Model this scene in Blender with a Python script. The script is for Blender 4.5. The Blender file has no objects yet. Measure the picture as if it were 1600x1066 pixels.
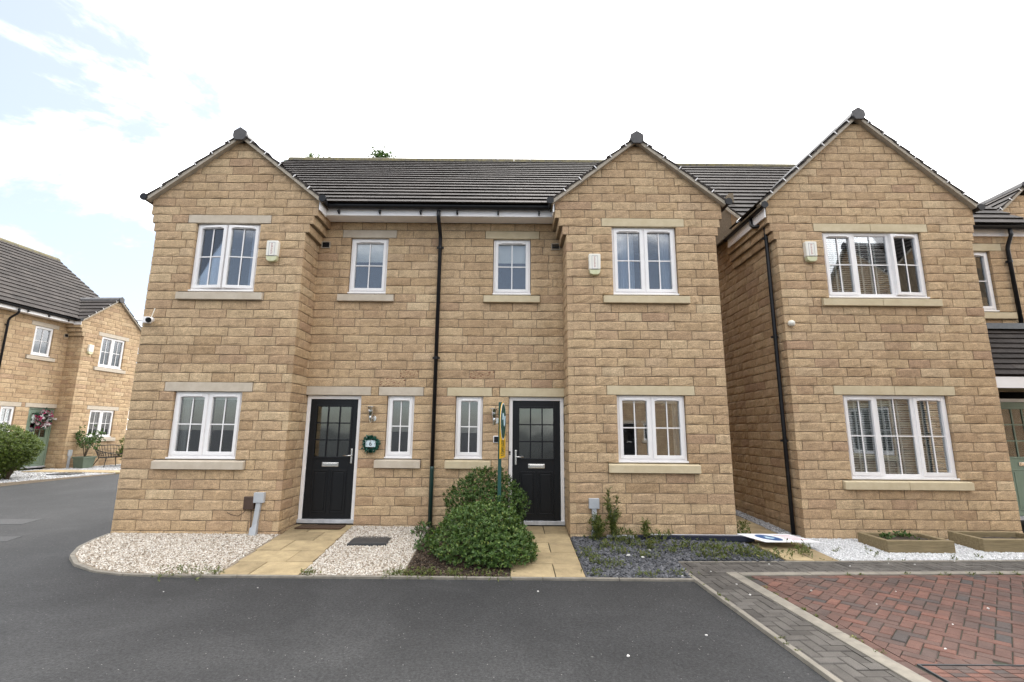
import bpy, math, random
import numpy as np
from mathutils import Vector, Matrix

random.seed(7); RNG = np.random.default_rng(7)
SC = bpy.context.scene
COL = SC.collection
rad = math.radians

# ------------------------------------------------------------------ camera
PITCH, ROLL, YAW = rad(10.56), rad(0.48), rad(0.02)
FPX = 759.7
CAM = np.array([0.0, -7.755, 1.513])
fwd = np.array([math.sin(YAW)*math.cos(PITCH), math.cos(YAW)*math.cos(PITCH), math.sin(PITCH)])
rgt = np.array([math.cos(YAW), -math.sin(YAW), 0.0]); upv = np.cross(rgt, fwd)
rgt, upv = math.cos(ROLL)*rgt + math.sin(ROLL)*upv, -math.sin(ROLL)*rgt + math.cos(ROLL)*upv
cd = bpy.data.cameras.new('camera'); cam = bpy.data.objects.new('camera', cd); COL.objects.link(cam)
cd.sensor_fit = 'HORIZONTAL'; cd.sensor_width = 36.0; cd.lens = FPX/1600*36.0
cd.clip_start = 0.05; cd.clip_end = 2000
cam.matrix_world = Matrix(((rgt[0], upv[0], -fwd[0], CAM[0]), (rgt[1], upv[1], -fwd[1], CAM[1]),
                           (rgt[2], upv[2], -fwd[2], CAM[2]), (0, 0, 0, 1)))
SC.camera = cam
def project(p):
    d = np.asarray(p, float) - CAM
    z = d @ fwd
    return 800 + FPX*(d @ rgt)/z, 533 - FPX*(d @ upv)/z, z

# ------------------------------------------------------------------ world, sun, exposure
SUN_EL, SUN_ROT = rad(56), rad(14)
SUN_DIR = Vector((math.sin(SUN_ROT)*math.cos(SUN_EL), math.cos(SUN_ROT)*math.cos(SUN_EL), math.sin(SUN_EL)))
W = bpy.data.worlds.new('World'); SC.world = W; W.use_nodes = True
nt = W.node_tree; nt.nodes.clear()
def wn(t, **k):
    n = nt.nodes.new(t)
    for a, b in k.items(): setattr(n, a, b)
    return n
wout = wn('ShaderNodeOutputWorld'); bg = wn('ShaderNodeBackground'); bg.inputs['Strength'].default_value = 0.1
sky = wn('ShaderNodeTexSky', sky_type='NISHITA', sun_disc=False, sun_elevation=SUN_EL, sun_rotation=SUN_ROT)
sky.air_density = 1.0; sky.dust_density = 1.5; sky.ozone_density = 1.5
tc = wn('ShaderNodeTexCoord'); mp = wn('ShaderNodeMapping'); mp.inputs['Scale'].default_value = (1.0, 1.0, 2.4)
mp.inputs['Location'].default_value = (5.0, 2.0, 1.0)
n1 = wn('ShaderNodeTexNoise'); n1.inputs['Scale'].default_value = 1.7; n1.inputs['Detail'].default_value = 9; n1.inputs['Roughness'].default_value = 0.62
n1.inputs['Distortion'].default_value = 0.35
dot = wn('ShaderNodeVectorMath', operation='DOT_PRODUCT'); dot.inputs[1].default_value = SUN_DIR
glow = wn('ShaderNodeMapRange'); glow.inputs['From Min'].default_value = -0.3; glow.inputs['From Max'].default_value = 1.0
cov = wn('ShaderNodeMath', operation='ADD')
ramp = wn('ShaderNodeMapRange', interpolation_type='SMOOTHSTEP'); ramp.inputs['From Min'].default_value = 0.50; ramp.inputs['From Max'].default_value = 0.69; ramp.inputs['To Min'].default_value = 0.10
gm = wn('ShaderNodeMath', operation='MULTIPLY'); gm.inputs[1].default_value = 0.18
cl = wn('ShaderNodeMix', data_type='RGBA'); cl.inputs[6].default_value = (23.5, 23.0, 22.5, 1); cl.inputs[7].default_value = (31, 31, 31, 1)
mixs = wn('ShaderNodeMix', data_type='RGBA')
L = nt.links.new
L(tc.outputs['Generated'], mp.inputs['Vector']); L(mp.outputs[0], n1.inputs['Vector'])
L(tc.outputs['Generated'], dot.inputs[0]); L(dot.outputs['Value'], glow.inputs['Value'])
L(glow.outputs[0], gm.inputs[0]); L(gm.outputs[0], cov.inputs[0]); L(n1.outputs['Fac'], cov.inputs[1])
L(cov.outputs[0], ramp.inputs['Value']); L(glow.outputs[0], cl.inputs[0])
L(ramp.outputs[0], mixs.inputs[0]); L(sky.outputs[0], mixs.inputs[6]); L(cl.outputs[2], mixs.inputs[7])
L(mixs.outputs[2], bg.inputs['Color']); L(bg.outputs[0], wout.inputs['Surface'])
sd = bpy.data.lights.new('sun', 'SUN'); sd.energy = 1.5; sd.angle = rad(14); sd.color = (1.0, 0.96, 0.9)
so = bpy.data.objects.new('sun', sd); COL.objects.link(so); so.rotation_euler = SUN_DIR.to_track_quat('Z', 'Y').to_euler(); so.location = (0, 0, 20)
SC.view_settings.view_transform = 'Standard'; SC.view_settings.look = 'None'
SC.view_settings.exposure = 0.74; SC.view_settings.gamma = 1.0; SC.view_settings.use_curve_mapping = False

# ------------------------------------------------------------------ materials
MATS = {}
def newmat(name):
    m = bpy.data.materials.new(name); m.use_nodes = True
    return m, m.node_tree, m.node_tree.nodes['Principled BSDF']
def nd(t, typ, **k):
    n = t.nodes.new(typ)
    for a, b in k.items():
        if a in ('operation', 'data_type', 'blend_type', 'attribute_name', 'attribute_type', 'feature', 'interpolation_type', 'noise_dimensions', 'clamp', 'distance'): setattr(n, a, b)
        else: n.inputs[a].default_value = b
    return n
def col4(c): return (c[0], c[1], c[2], 1)
def rampnode(t, stops):
    r = t.nodes.new('ShaderNodeValToRGB'); e = r.color_ramp.elements
    while len(e) < len(stops): e.new(0.5)
    for i, (p, c) in enumerate(stops): e[i].position = p; e[i].color = col4(c)
    return r
def simple(name, c, rough=0.5, metal=0, c2=None, scale=20, bump=0, bscale=60, spec=0.5, coords='pos', stretch=None, detail=6):
    m, t, b = newmat(name); MATS[name] = m
    b.inputs['Roughness'].default_value = rough; b.inputs['Metallic'].default_value = metal
    b.inputs['Specular IOR Level'].default_value = spec; b.inputs['Base Color'].default_value = col4(c)
    if c2 or bump:
        g = t.nodes.new('ShaderNodeNewGeometry'); v = g.outputs['Position']
        if coords == 'obj': v = t.nodes.new('ShaderNodeTexCoord').outputs['Object']
        if stretch:
            mpn = t.nodes.new('ShaderNodeMapping'); mpn.inputs['Scale'].default_value = stretch; t.links.new(v, mpn.inputs[0]); v = mpn.outputs[0]
    if c2:
        n = nd(t, 'ShaderNodeTexNoise', Scale=scale, Detail=detail, Roughness=0.65); t.links.new(v, n.inputs['Vector'])
        r = rampnode(t, [(0.33, c), (0.67, c2)]); t.links.new(n.outputs['Fac'], r.inputs[0]); t.links.new(r.outputs[0], b.inputs['Base Color'])
    if bump:
        n = nd(t, 'ShaderNodeTexNoise', Scale=bscale, Detail=5, Roughness=0.6); t.links.new(v, n.inputs['Vector'])
        bp = nd(t, 'ShaderNodeBump', Strength=bump, Distance=0.01); t.links.new(n.outputs['Fac'], bp.inputs['Height']); t.links.new(bp.outputs[0], b.inputs['Normal'])
    return m
def tinted(name, joined, stops, pink=None, rough=0.85, nscale=14, namt=0.35, fine=220, famt=0.25, bump=0.5, bscale=45, spec=0.3, stain=None, rings=False, dist=0.01, streak=0):
    """colour picked per piece (object colour, or the 'tint' attribute on joined pieces), mottled by noise"""
    m, t, b = newmat(name); MATS[name] = m; lk = t.links.new
    b.inputs['Roughness'].default_value = rough; b.inputs['Specular IOR Level'].default_value = spec
    if joined: src = nd(t, 'ShaderNodeAttribute', attribute_name='tint', attribute_type='GEOMETRY').outputs['Color']
    else: src = t.nodes.new('ShaderNodeObjectInfo').outputs['Color']
    sep = t.nodes.new('ShaderNodeSeparateColor'); lk(src, sep.inputs[0])
    pos = t.nodes.new('ShaderNodeNewGeometry').outputs['Position']
    r = rampnode(t, stops); lk(sep.outputs[0], r.inputs[0]); c = r.outputs[0]
    if pink:
        mx = nd(t, 'ShaderNodeMix', data_type='RGBA'); mx.inputs[7].default_value = col4(pink); lk(sep.outputs[1], mx.inputs[0]); lk(c, mx.inputs[6]); c = mx.outputs[2]
    n = nd(t, 'ShaderNodeTexNoise', Scale=nscale, Detail=7, Roughness=0.68); lk(pos, n.inputs['Vector'])
    n2 = nd(t, 'ShaderNodeTexNoise', Scale=fine, Detail=2); lk(pos, n2.inputs['Vector'])
    ma = nd(t, 'ShaderNodeMapRange'); ma.inputs['From Min'].default_value = .3; ma.inputs['From Max'].default_value = .7
    ma.inputs['To Min'].default_value = 1-namt; ma.inputs['To Max'].default_value = 1+namt; lk(n.outputs['Fac'], ma.inputs['Value'])
    mb = nd(t, 'ShaderNodeMapRange'); mb.inputs['From Min'].default_value = .3; mb.inputs['From Max'].default_value = .7
    mb.inputs['To Min'].default_value = 1-famt; mb.inputs['To Max'].default_value = 1+famt; lk(n2.outputs['Fac'], mb.inputs['Value'])
    mm = nd(t, 'ShaderNodeMath', operation='MULTIPLY'); lk(ma.outputs[0], mm.inputs[0]); lk(mb.outputs[0], mm.inputs[1])
    vm = nd(t, 'ShaderNodeVectorMath', operation='SCALE'); lk(c, vm.inputs[0]); lk(mm.outputs[0], vm.inputs['Scale']); c = vm.outputs[0]
    if stain:
        n3 = nd(t, 'ShaderNodeTexNoise', Scale=3.1, Detail=6, Roughness=0.7); lk(pos, n3.inputs['Vector'])
        ms = nd(t, 'ShaderNodeMapRange', interpolation_type='SMOOTHSTEP'); ms.inputs['From Min'].default_value = .56; ms.inputs['From Max'].default_value = .74
        ms.inputs['To Max'].default_value = .55; lk(n3.outputs['Fac'], ms.inputs['Value'])
        mx2 = nd(t, 'ShaderNodeMix', data_type='RGBA'); mx2.inputs[7].default_value = col4(stain); lk(ms.outputs[0], mx2.inputs[0]); lk(c, mx2.inputs[6]); c = mx2.outputs[2]
    if rings:
        oc = t.nodes.new('ShaderNodeTexCoord').outputs['Generated']
        wv = t.nodes.new('ShaderNodeTexNoise'); wv.inputs['Scale'].default_value = 2.6; wv.inputs['Detail'].default_value = 1.5; lk(oc, wv.inputs['Vector'])
        f1 = nd(t, 'ShaderNodeMath', operation='MULTIPLY'); f1.inputs[1].default_value = 14; lk(wv.outputs['Fac'], f1.inputs[0])
        f2 = nd(t, 'ShaderNodeMath', operation='PINGPONG'); f2.inputs[1].default_value = 1.0; lk(f1.outputs[0], f2.inputs[0])
        f3 = nd(t, 'ShaderNodeMapRange', interpolation_type='SMOOTHSTEP'); f3.inputs['From Min'].default_value = .72; f3.inputs['From Max'].default_value = .92; lk(f2.outputs[0], f3.inputs['Value'])
        mx3 = nd(t, 'ShaderNodeMix', data_type='RGBA'); mx3.inputs[7].default_value = (.16, .05, .035, 1); lk(f3.outputs[0], mx3.inputs[0]); lk(c, mx3.inputs[6]); c = mx3.outputs[2]
    if streak:
        mpn = t.nodes.new('ShaderNodeMapping'); mpn.inputs['Scale'].default_value = (5, 5, .45); lk(pos, mpn.inputs[0])
        n5 = nd(t, 'ShaderNodeTexNoise', Scale=1.0, Detail=6, Roughness=.62); lk(mpn.outputs[0], n5.inputs['Vector'])
        m5 = nd(t, 'ShaderNodeMapRange'); m5.inputs['From Min'].default_value = .3; m5.inputs['From Max'].default_value = .7; m5.inputs['To Min'].default_value = 1-streak; m5.inputs['To Max'].default_value = 1+streak*.6; lk(n5.outputs['Fac'], m5.inputs['Value'])
        v5 = nd(t, 'ShaderNodeVectorMath', operation='SCALE'); lk(c, v5.inputs[0]); lk(m5.outputs[0], v5.inputs['Scale']); c = v5.outputs[0]
    lk(c, b.inputs['Base Color'])
    if bump:
        n4 = nd(t, 'ShaderNodeTexNoise', Scale=bscale, Detail=6, Roughness=0.62); lk(pos, n4.inputs['Vector'])
        bp = nd(t, 'ShaderNodeBump', Strength=bump, Distance=dist); lk(n4.outputs['Fac'], bp.inputs['Height']); lk(bp.outputs[0], b.inputs['Normal'])
    return m
ST = [(0.0, (.385, .262, .15)), (0.4, (.485, .345, .204)), (0.75, (.53, .388, .235)), (1.0, (.57, .437, .278))]
for j in (0, 1):
    tinted('stone'+'_joined'*j, j, ST, pink=(.40, .265, .17), nscale=13, namt=.17, fine=80, famt=.26, bump=.75, bscale=45, stain=(.40, .28, .155), dist=.014, streak=.13)
    tinted('tile'+'_joined'*j, j, [(0, (.030, .0255, .023)), (.5, (.044, .037, .0335)), (1, (.062, .053, .047))], rough=.75, nscale=2.5, namt=.2, fine=40, famt=.2, bump=.12, bscale=120, spec=.14)
    tinted('red_paver'+'_joined'*j, j, [(0, (.062, .054, .051)), (.3, (.088, .058, .049)), (.65, (.115, .062, .049)), (1, (.150, .072, .054))], rough=.85, nscale=6, namt=.25, fine=260, famt=.3, bump=.35, bscale=260)
    tinted('grey_paver'+'_joined'*j, j, [(0, (.062, .056, .050)), (.5, (.085, .077, .069)), (1, (.112, .102, .092))], rough=.85, nscale=5, namt=.22, fine=260, famt=.3, bump=.35, bscale=260)
tinted('stone_iron', 0, ST, pink=(.40, .265, .17), nscale=13, namt=.17, fine=80, famt=.26, bump=.75, bscale=45, rings=True, dist=.016)
tinted('flag', 0, [(0, (.26, .20, .115)), (1, (.38, .295, .17))], rough=.85, nscale=5, namt=.26, fine=160, famt=.12, bump=.2, bscale=120, stain=(.25, .19, .1))
tinted('pebble', 1, [(0, (.16, .125, .095)), (.25, (.35, .29, .225)), (.6, (.52, .465, .395)), (1, (.70, .67, .62))], rough=.8, nscale=30, namt=.15, bump=0)
tinted('white_pebble', 1, [(0, (.38, .38, .38)), (1, (.78, .78, .78))], rough=.7, nscale=30, namt=.08, bump=0)
tinted('grey_pebble', 1, [(0, (.2, .2, .21)), (1, (.55, .55, .55))], rough=.7, nscale=30, namt=.1, bump=0)
tinted('mulch', 1, [(0, (.018, .012, .008)), (.7, (.06, .04, .026)), (1, (.15, .11, .075))], rough=.9, nscale=30, namt=.2, bump=0)
tinted('slate', 1, [(0, (.03, .032, .036)), (1, (.15, .152, .165))], rough=.6, nscale=30, namt=.15, bump=0)
def leafmat(name, stops):
    m, t, b = newmat(name); MATS[name] = m; lk = t.links.new
    a = nd(t, 'ShaderNodeAttribute', attribute_name='tint', attribute_type='GEOMETRY'); sep = t.nodes.new('ShaderNodeSeparateColor'); lk(a.outputs['Color'], sep.inputs[0])
    r = rampnode(t, stops); lk(sep.outputs[0], r.inputs[0])
    tr = t.nodes.new('ShaderNodeBsdfTranslucent'); mx = t.nodes.new('ShaderNodeMixShader'); mx.inputs[0].default_value = .28
    b.inputs['Roughness'].default_value = .42; b.inputs['Specular IOR Level'].default_value = .45
    lk(r.outputs[0], b.inputs['Base Color']); lk(r.outputs[0], tr.inputs['Color'])
    lk(b.outputs[0], mx.inputs[1]); lk(tr.outputs[0], mx.inputs[2]); lk(mx.outputs[0], t.nodes['Material Output'].inputs['Surface'])
leafmat('leaf', [(0, (.028, .06, .014)), (.5, (.068, .135, .028)), (.85, (.14, .215, .045)), (1, (.27, .31, .07))])
leafmat('leaf_yellow', [(0, (.05, .085, .012)), (.5, (.10, .15, .02)), (1, (.2, .24, .04))])
leafmat('leaf_weed', [(0, (.055, .085, .018)), (.6, (.13, .16, .035)), (1, (.26, .23, .07))])
leafmat('leaf_teal', [(0, (.01, .05, .035)), (.5, (.02, .13, .09)), (.85, (.06, .24, .17)), (1, (.7, .7, .66))])
leafmat('petal', [(0, (.03, .09, .05)), (.3, (.05, .12, .08)), (.35, (.35, .02, .09)), (.7, (.5, .05, .16)), (.75, (.75, .7, .7)), (1, (.8, .76, .76))])
simple('mortar', (.175, .138, .094), .95, c2=(.26, .205, .14), scale=25, bump=.4, bscale=150)
simple('cast_stone', (.47, .40, .31), .8, c2=(.56, .49, .395), scale=6, bump=.12, bscale=180)
simple('cast_stone_cream', (.52, .43, .275), .8, c2=(.60, .51, .345), scale=6, bump=.12, bscale=180)
simple('white_plastic', (.86, .84, .83), .32, c2=(.80, .78, .77), scale=3)
simple('black_plastic', (.008, .0085, .010), .35, c2=(.014, .014, .016), scale=8, spec=.3)
simple('green_pipe', (.006, .030, .026), .35, c2=(.012, .04, .034), scale=6)
simple('black_door', (.006, .007, .009), .34, c2=(.010, .011, .013), scale=30, spec=.3, bump=.2, bscale=40, stretch=(12, 12, 1))
simple('sage_door', (.20, .27, .20), .42, c2=(.23, .30, .23), scale=6, bump=.15, bscale=40, stretch=(12, 12, 1))
simple('sage_dark', (.10, .135, .095), .5, c2=(.13, .165, .12), scale=9)
simple('chrome', (.75, .74, .72), .22, metal=1)
simple('lead', (.42, .43, .45), .45, c2=(.62, .63, .65), scale=7, metal=.3)
simple('ridge_cap', (.045, .042, .043), .5, c2=(.075, .07, .07), scale=10, bump=.1)
simple('lichen_ridge', (.06, .055, .045), .8, c2=(.17, .14, .05), scale=9, bump=.3)
simple('verge_mortar', (.33, .29, .23), .9, c2=(.43, .38, .31), scale=12, bump=.3)
simple('room_wall', (.17, .16, .15), .9, c2=(.21, .20, .19), scale=2)
simple('curtain_blue', (.45, .52, .66), .9, c2=(.55, .6, .7), scale=5)
simple('curtain_grey', (.5, .5, .49), .9, c2=(.6, .6, .58), scale=5)
simple('blind_white', (.80, .78, .73), .6, c2=(.86, .84, .79), scale=5)
simple('concrete', (.16, .145, .12), .9, c2=(.25, .225, .185), scale=7, bump=.3, bscale=150)
simple('soil', (.035, .026, .018), .95, c2=(.07, .052, .036), scale=30, bump=.8, bscale=60)
simple('bed_base', (.20, .16, .115), .95, c2=(.32, .265, .20), scale=70, bump=.5, bscale=120)
simple('white_base', (.4, .4, .4), .9, c2=(.6, .6, .6), scale=80, bump=.5, bscale=120)
simple('slate_base', (.05, .052, .058), .9, c2=(.10, .10, .11), scale=60, bump=.6, bscale=90)
simple('sand_joint', (.022, .02, .015), .95, c2=(.034, .038, .02), scale=25, bump=.3)
simple('timber', (.15, .115, .06), .85, c2=(.27, .21, .115), scale=4, bump=.35, bscale=14, stretch=(1, 8, 14), detail=8)
simple('timber_dark', (.10, .075, .045), .9, c2=(.16, .12, .07), scale=6, bump=.3)
simple('bark', (.09, .065, .045), .95, c2=(.15, .115, .08), scale=12, bump=.6, bscale=30)
simple('coir', (.055, .030, .017), .98, c2=(.10, .058, .032), scale=90, bump=.8, bscale=200)
simple('drain_iron', (.035, .038, .042), .55, c2=(.06, .063, .066), scale=18, bump=.3, bscale=90, metal=.2)
simple('grey_plastic', (.38, .40, .43), .5, c2=(.44, .46, .48), scale=5)
simple('brown_plastic', (.05, .028, .018), .55, c2=(.07, .04, .028), scale=6)
simple('cream_plastic', (.76, .74, .64), .45, c2=(.80, .78, .72), scale=6)
simple('aged_cream', (.55, .56, .33), .5, c2=(.66, .66, .46), scale=12)
simple('red_print', (.40, .12, .14), .5); simple('grey_print', (.35, .33, .38), .5); simple('black_print', (.012, .012, .014), .5)
simple('sign_yellow', (.72, .42, .01), .45, c2=(.76, .46, .02), scale=5); simple('sign_green', (.012, .065, .055), .45, c2=(.016, .08, .066), scale=8)
simple('sign_white', (.78, .78, .80), .4, c2=(.72, .72, .74), scale=6); simple('sign_blue', (.02, .07, .20), .45, c2=(.03, .09, .24), scale=5)
simple('navy_post', (.006, .009, .024), .55, c2=(.010, .014, .034), scale=8, bump=.1); simple('pale_print', (.45, .6, .68), .5); simple('pink_print', (.72, .38, .42), .5)
simple('plaque', (.55, .66, .70), .35, c2=(.62, .72, .76), scale=30)
simple('black_metal', (.012, .012, .013), .45, metal=.3)
simple('flint', (.7, .69, .66), .7, c2=(.5, .48, .45), scale=40)
simple('candle', (.62, .55, .30), .35)
def glassmat(name, tint=(.91, .93, .93), refl=.16, rough=0.0, wob=.0):
    m, t, b = newmat(name); MATS[name] = m; lk = t.links.new; t.nodes.remove(b)
    tr = t.nodes.new('ShaderNodeBsdfTransparent'); tr.inputs[0].default_value = col4(tint)
    gl = t.nodes.new('ShaderNodeBsdfGlossy'); gl.inputs['Roughness'].default_value = rough; gl.inputs['Color'].default_value = (.95, .97, 1, 1)
    fr = t.nodes.new('ShaderNodeFresnel'); fr.inputs['IOR'].default_value = 1.5
    ad = nd(t, 'ShaderNodeMath', operation='MULTIPLY_ADD'); ad.inputs[1].default_value = 1.0; ad.inputs[2].default_value = refl; ad.use_clamp = True
    lk(fr.outputs[0], ad.inputs[0]); mx = t.nodes.new('ShaderNodeMixShader'); lk(ad.outputs[0], mx.inputs[0]); lk(tr.outputs[0], mx.inputs[1]); lk(gl.outputs[0], mx.inputs[2])
    if wob:
        n = nd(t, 'ShaderNodeTexNoise', Scale=2.2, Detail=1); g = t.nodes.new('ShaderNodeNewGeometry'); lk(g.outputs['Position'], n.inputs['Vector'])
        bp = nd(t, 'ShaderNodeBump', Strength=wob, Distance=.01); lk(n.outputs['Fac'], bp.inputs['Height']); lk(bp.outputs[0], gl.inputs['Normal'])
    lk(mx.outputs[0], t.nodes['Material Output'].inputs['Surface'])
glassmat('glass', refl=.085, wob=.035)
glassmat('glass_frost', (.62, .66, .58), .10, .06, .3)
def tarmac():
    m, t, b = newmat('tarmac'); MATS['tarmac'] = m; lk = t.links.new
    pos = t.nodes.new('ShaderNodeNewGeometry').outputs['Position']
    n = nd(t, 'ShaderNodeTexNoise', Scale=.8, Detail=8, Roughness=.68, Distortion=.6); lk(pos, n.inputs['Vector'])
    v = nd(t, 'ShaderNodeTexNoise', Scale=44, Detail=6, Roughness=.9); lk(pos, v.inputs['Vector'])
    sp = nd(t, 'ShaderNodeTexVoronoi', Scale=95); lk(pos, sp.inputs['Vector'])
    r = rampnode(t, [(.3, (.021, .0213, .022)), (.52, (.031, .0313, .032)), (.7, (.042, .0422, .0428))]); lk(n.outputs['Fac'], r.inputs[0])
    r2 = rampnode(t, [(.34, (.30, .30, .30)), (.5, (.98, .98, .98)), (.60, (1.5, 1.5, 1.5)), (.70, (2.4, 2.4, 2.35))]); lk(v.outputs['Fac'], r2.inputs[0])
    mu = nd(t, 'ShaderNodeMix', data_type='RGBA', blend_type='MULTIPLY'); mu.inputs[0].default_value = 1; lk(r.outputs[0], mu.inputs[6]); lk(r2.outputs[0], mu.inputs[7])
    # pale chips set in the binder
    sc = t.nodes.new('ShaderNodeSeparateColor'); lk(sp.outputs['Color'], sc.inputs[0])
    th = nd(t, 'ShaderNodeMath', operation='GREATER_THAN'); th.inputs[1].default_value = .996; lk(sc.outputs[0], th.inputs[0])
    dm = nd(t, 'ShaderNodeMath', operation='LESS_THAN'); dm.inputs[1].default_value = .38; lk(sp.outputs['Distance'], dm.inputs[0])
    ml = nd(t, 'ShaderNodeMath', operation='MULTIPLY'); lk(th.outputs[0], ml.inputs[0]); lk(dm.outputs[0], ml.inputs[1])
    mx = nd(t, 'ShaderNodeMix', data_type='RGBA'); mx.inputs[7].default_value = (.26, .25, .24, 1); lk(ml.outputs[0], mx.inputs[0]); lk(mu.outputs[2], mx.inputs[6]); lk(mx.outputs[2], b.inputs['Base Color'])
    b.inputs['Roughness'].default_value = .8; b.inputs['Specular IOR Level'].default_value = .35
    bp = nd(t, 'ShaderNodeBump', Strength=.55, Distance=.006); lk(v.outputs['Fac'], bp.inputs['Height']); lk(bp.outputs[0], b.inputs['Normal'])
tarmac()
simple('tarmac_patch', (.038, .038, .040), .85, c2=(.06, .06, .06), scale=60, bump=.4, bscale=150)

# ------------------------------------------------------------------ mesh helpers
def link(name, me, parent=None, **props):
    o = bpy.data.objects.new(name, me); COL.objects.link(o)
    if parent: o.parent = parent
    for k, v in props.items(): o[k] = v
    return o
def empty(name, loc=(0, 0, 0), rz=0, **props):
    o = bpy.data.objects.new(name, None); COL.objects.link(o); o.location = loc; o.rotation_euler = (0, 0, rz); o.empty_display_size = .1
    for k, v in props.items(): o[k] = v
    return o
BOXF = [(0, 3, 2, 1), (4, 5, 6, 7), (0, 1, 5, 4), (1, 2, 6, 5), (2, 3, 7, 6), (3, 0, 4, 7)]
class MB:
    def __init__(s): s.v = []; s.f = []
    def add(s, v, f):
        n = len(s.v); s.v += [tuple(p) for p in v]; s.f += [tuple(i+n for i in q) for q in f]; return s
    def box(s, x0, x1, y0, y1, z0, z1):
        return s.add([(x0, y0, z0), (x1, y0, z0), (x1, y1, z0), (x0, y1, z0), (x0, y0, z1), (x1, y0, z1), (x1, y1, z1), (x0, y1, z1)], BOXF)
    def hexa(s, pts): return s.add(pts, BOXF)
    def prism(s, poly, a, b):
        """poly: list of 3-vectors, extruded from offset a to offset b"""
        n = len(poly); a = Vector(a); b = Vector(b)
        v = [Vector(p)+a for p in poly] + [Vector(p)+b for p in poly]
        return s.add(v, [tuple(range(n))[::-1], tuple(range(n, 2*n))] + [(i, (i+1) % n, n+(i+1) % n, n+i) for i in range(n)])
    def tube(s, pts, r, n=8, caps=True, arc=None):
        pts = [Vector(p) for p in pts]; rs = r if isinstance(r, (list, tuple)) else [r]*len(pts); rings = []
        prev = None
        for i, p in enumerate(pts):
            d = (pts[min(i+1, len(pts)-1)] - pts[max(i-1, 0)]).normalized()
            ref = Vector((0, 0, 1)) if abs(d.z) < .95 else Vector((1, 0, 0))
            a = d.cross(ref).normalized() if prev is None else (prev-d*prev.dot(d)).normalized()
            prev = a; b = a.cross(d).normalized()
            rings.append([p + a*math.cos(2*math.pi*k/n)*rs[i] + b*math.sin(2*math.pi*k/n)*rs[i] for k in range(n)])
        v = [q for rg in rings for q in rg]; f = []
        for i in range(len(pts)-1):
            for k in range(n): f.append((i*n+k, i*n+(k+1) % n, (i+1)*n+(k+1) % n, (i+1)*n+k))
        if caps: f += [tuple(range(n))[::-1], tuple(range((len(pts)-1)*n, len(pts)*n))]
        return s.add(v, f)
    def lathe(s, prof, c, n=16):
        v = []; f = []
        for (r, z) in prof:
            for k in range(n): v.append((c[0]+r*math.cos(2*math.pi*k/n), c[1]+r*math.sin(2*math.pi*k/n), c[2]+z))
        for i in range(len(prof)-1):
            for k in range(n): f.append((i*n+k, i*n+(k+1) % n, (i+1)*n+(k+1) % n, (i+1)*n+k))
        return s.add(v, f)
    def mesh(s, name, mat, smooth=False):
        me = bpy.data.meshes.new(name); me.from_pydata(s.v, [], s.f); me.materials.append(MATS[mat])
        if smooth: me.shade_smooth()
        me.update(); return me
    def build(s, name, mat, parent=None, smooth=False, bevel=0, **props):
        o = link(name, s.mesh(name, mat, smooth), parent, **props)
        if bevel:
            b = o.modifiers.new('bevel', 'BEVEL'); b.width = bevel; b.segments = 2; b.limit_method = 'ANGLE'
        return o
def fast_mesh(name, V, Fc, mat, tint=None, smooth=False):
    """numpy verts (n,3), faces (m,k) all of one size, tint per vertex (n,)"""
    me = bpy.data.meshes.new(name); n, m, k = len(V), len(Fc), Fc.shape[1]
    me.vertices.add(n); me.vertices.foreach_set('co', np.ascontiguousarray(V, np.float32).ravel())
    me.loops.add(m*k); me.loops.foreach_set('vertex_index', np.ascontiguousarray(Fc, np.int32).ravel())
    me.polygons.add(m); me.polygons.foreach_set('loop_start', np.arange(0, m*k, k, dtype=np.int32))
    me.update(calc_edges=True); me.validate()
    if tint is not None:
        a = me.attributes.new('tint', 'FLOAT_COLOR', 'POINT'); c = np.ones((n, 4), np.float32); c[:, :tint.shape[1]] = tint
        a.data.foreach_set('color', c.ravel())
    me.materials.append(MATS[mat])
    if smooth: me.shade_smooth()
    return me

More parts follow.
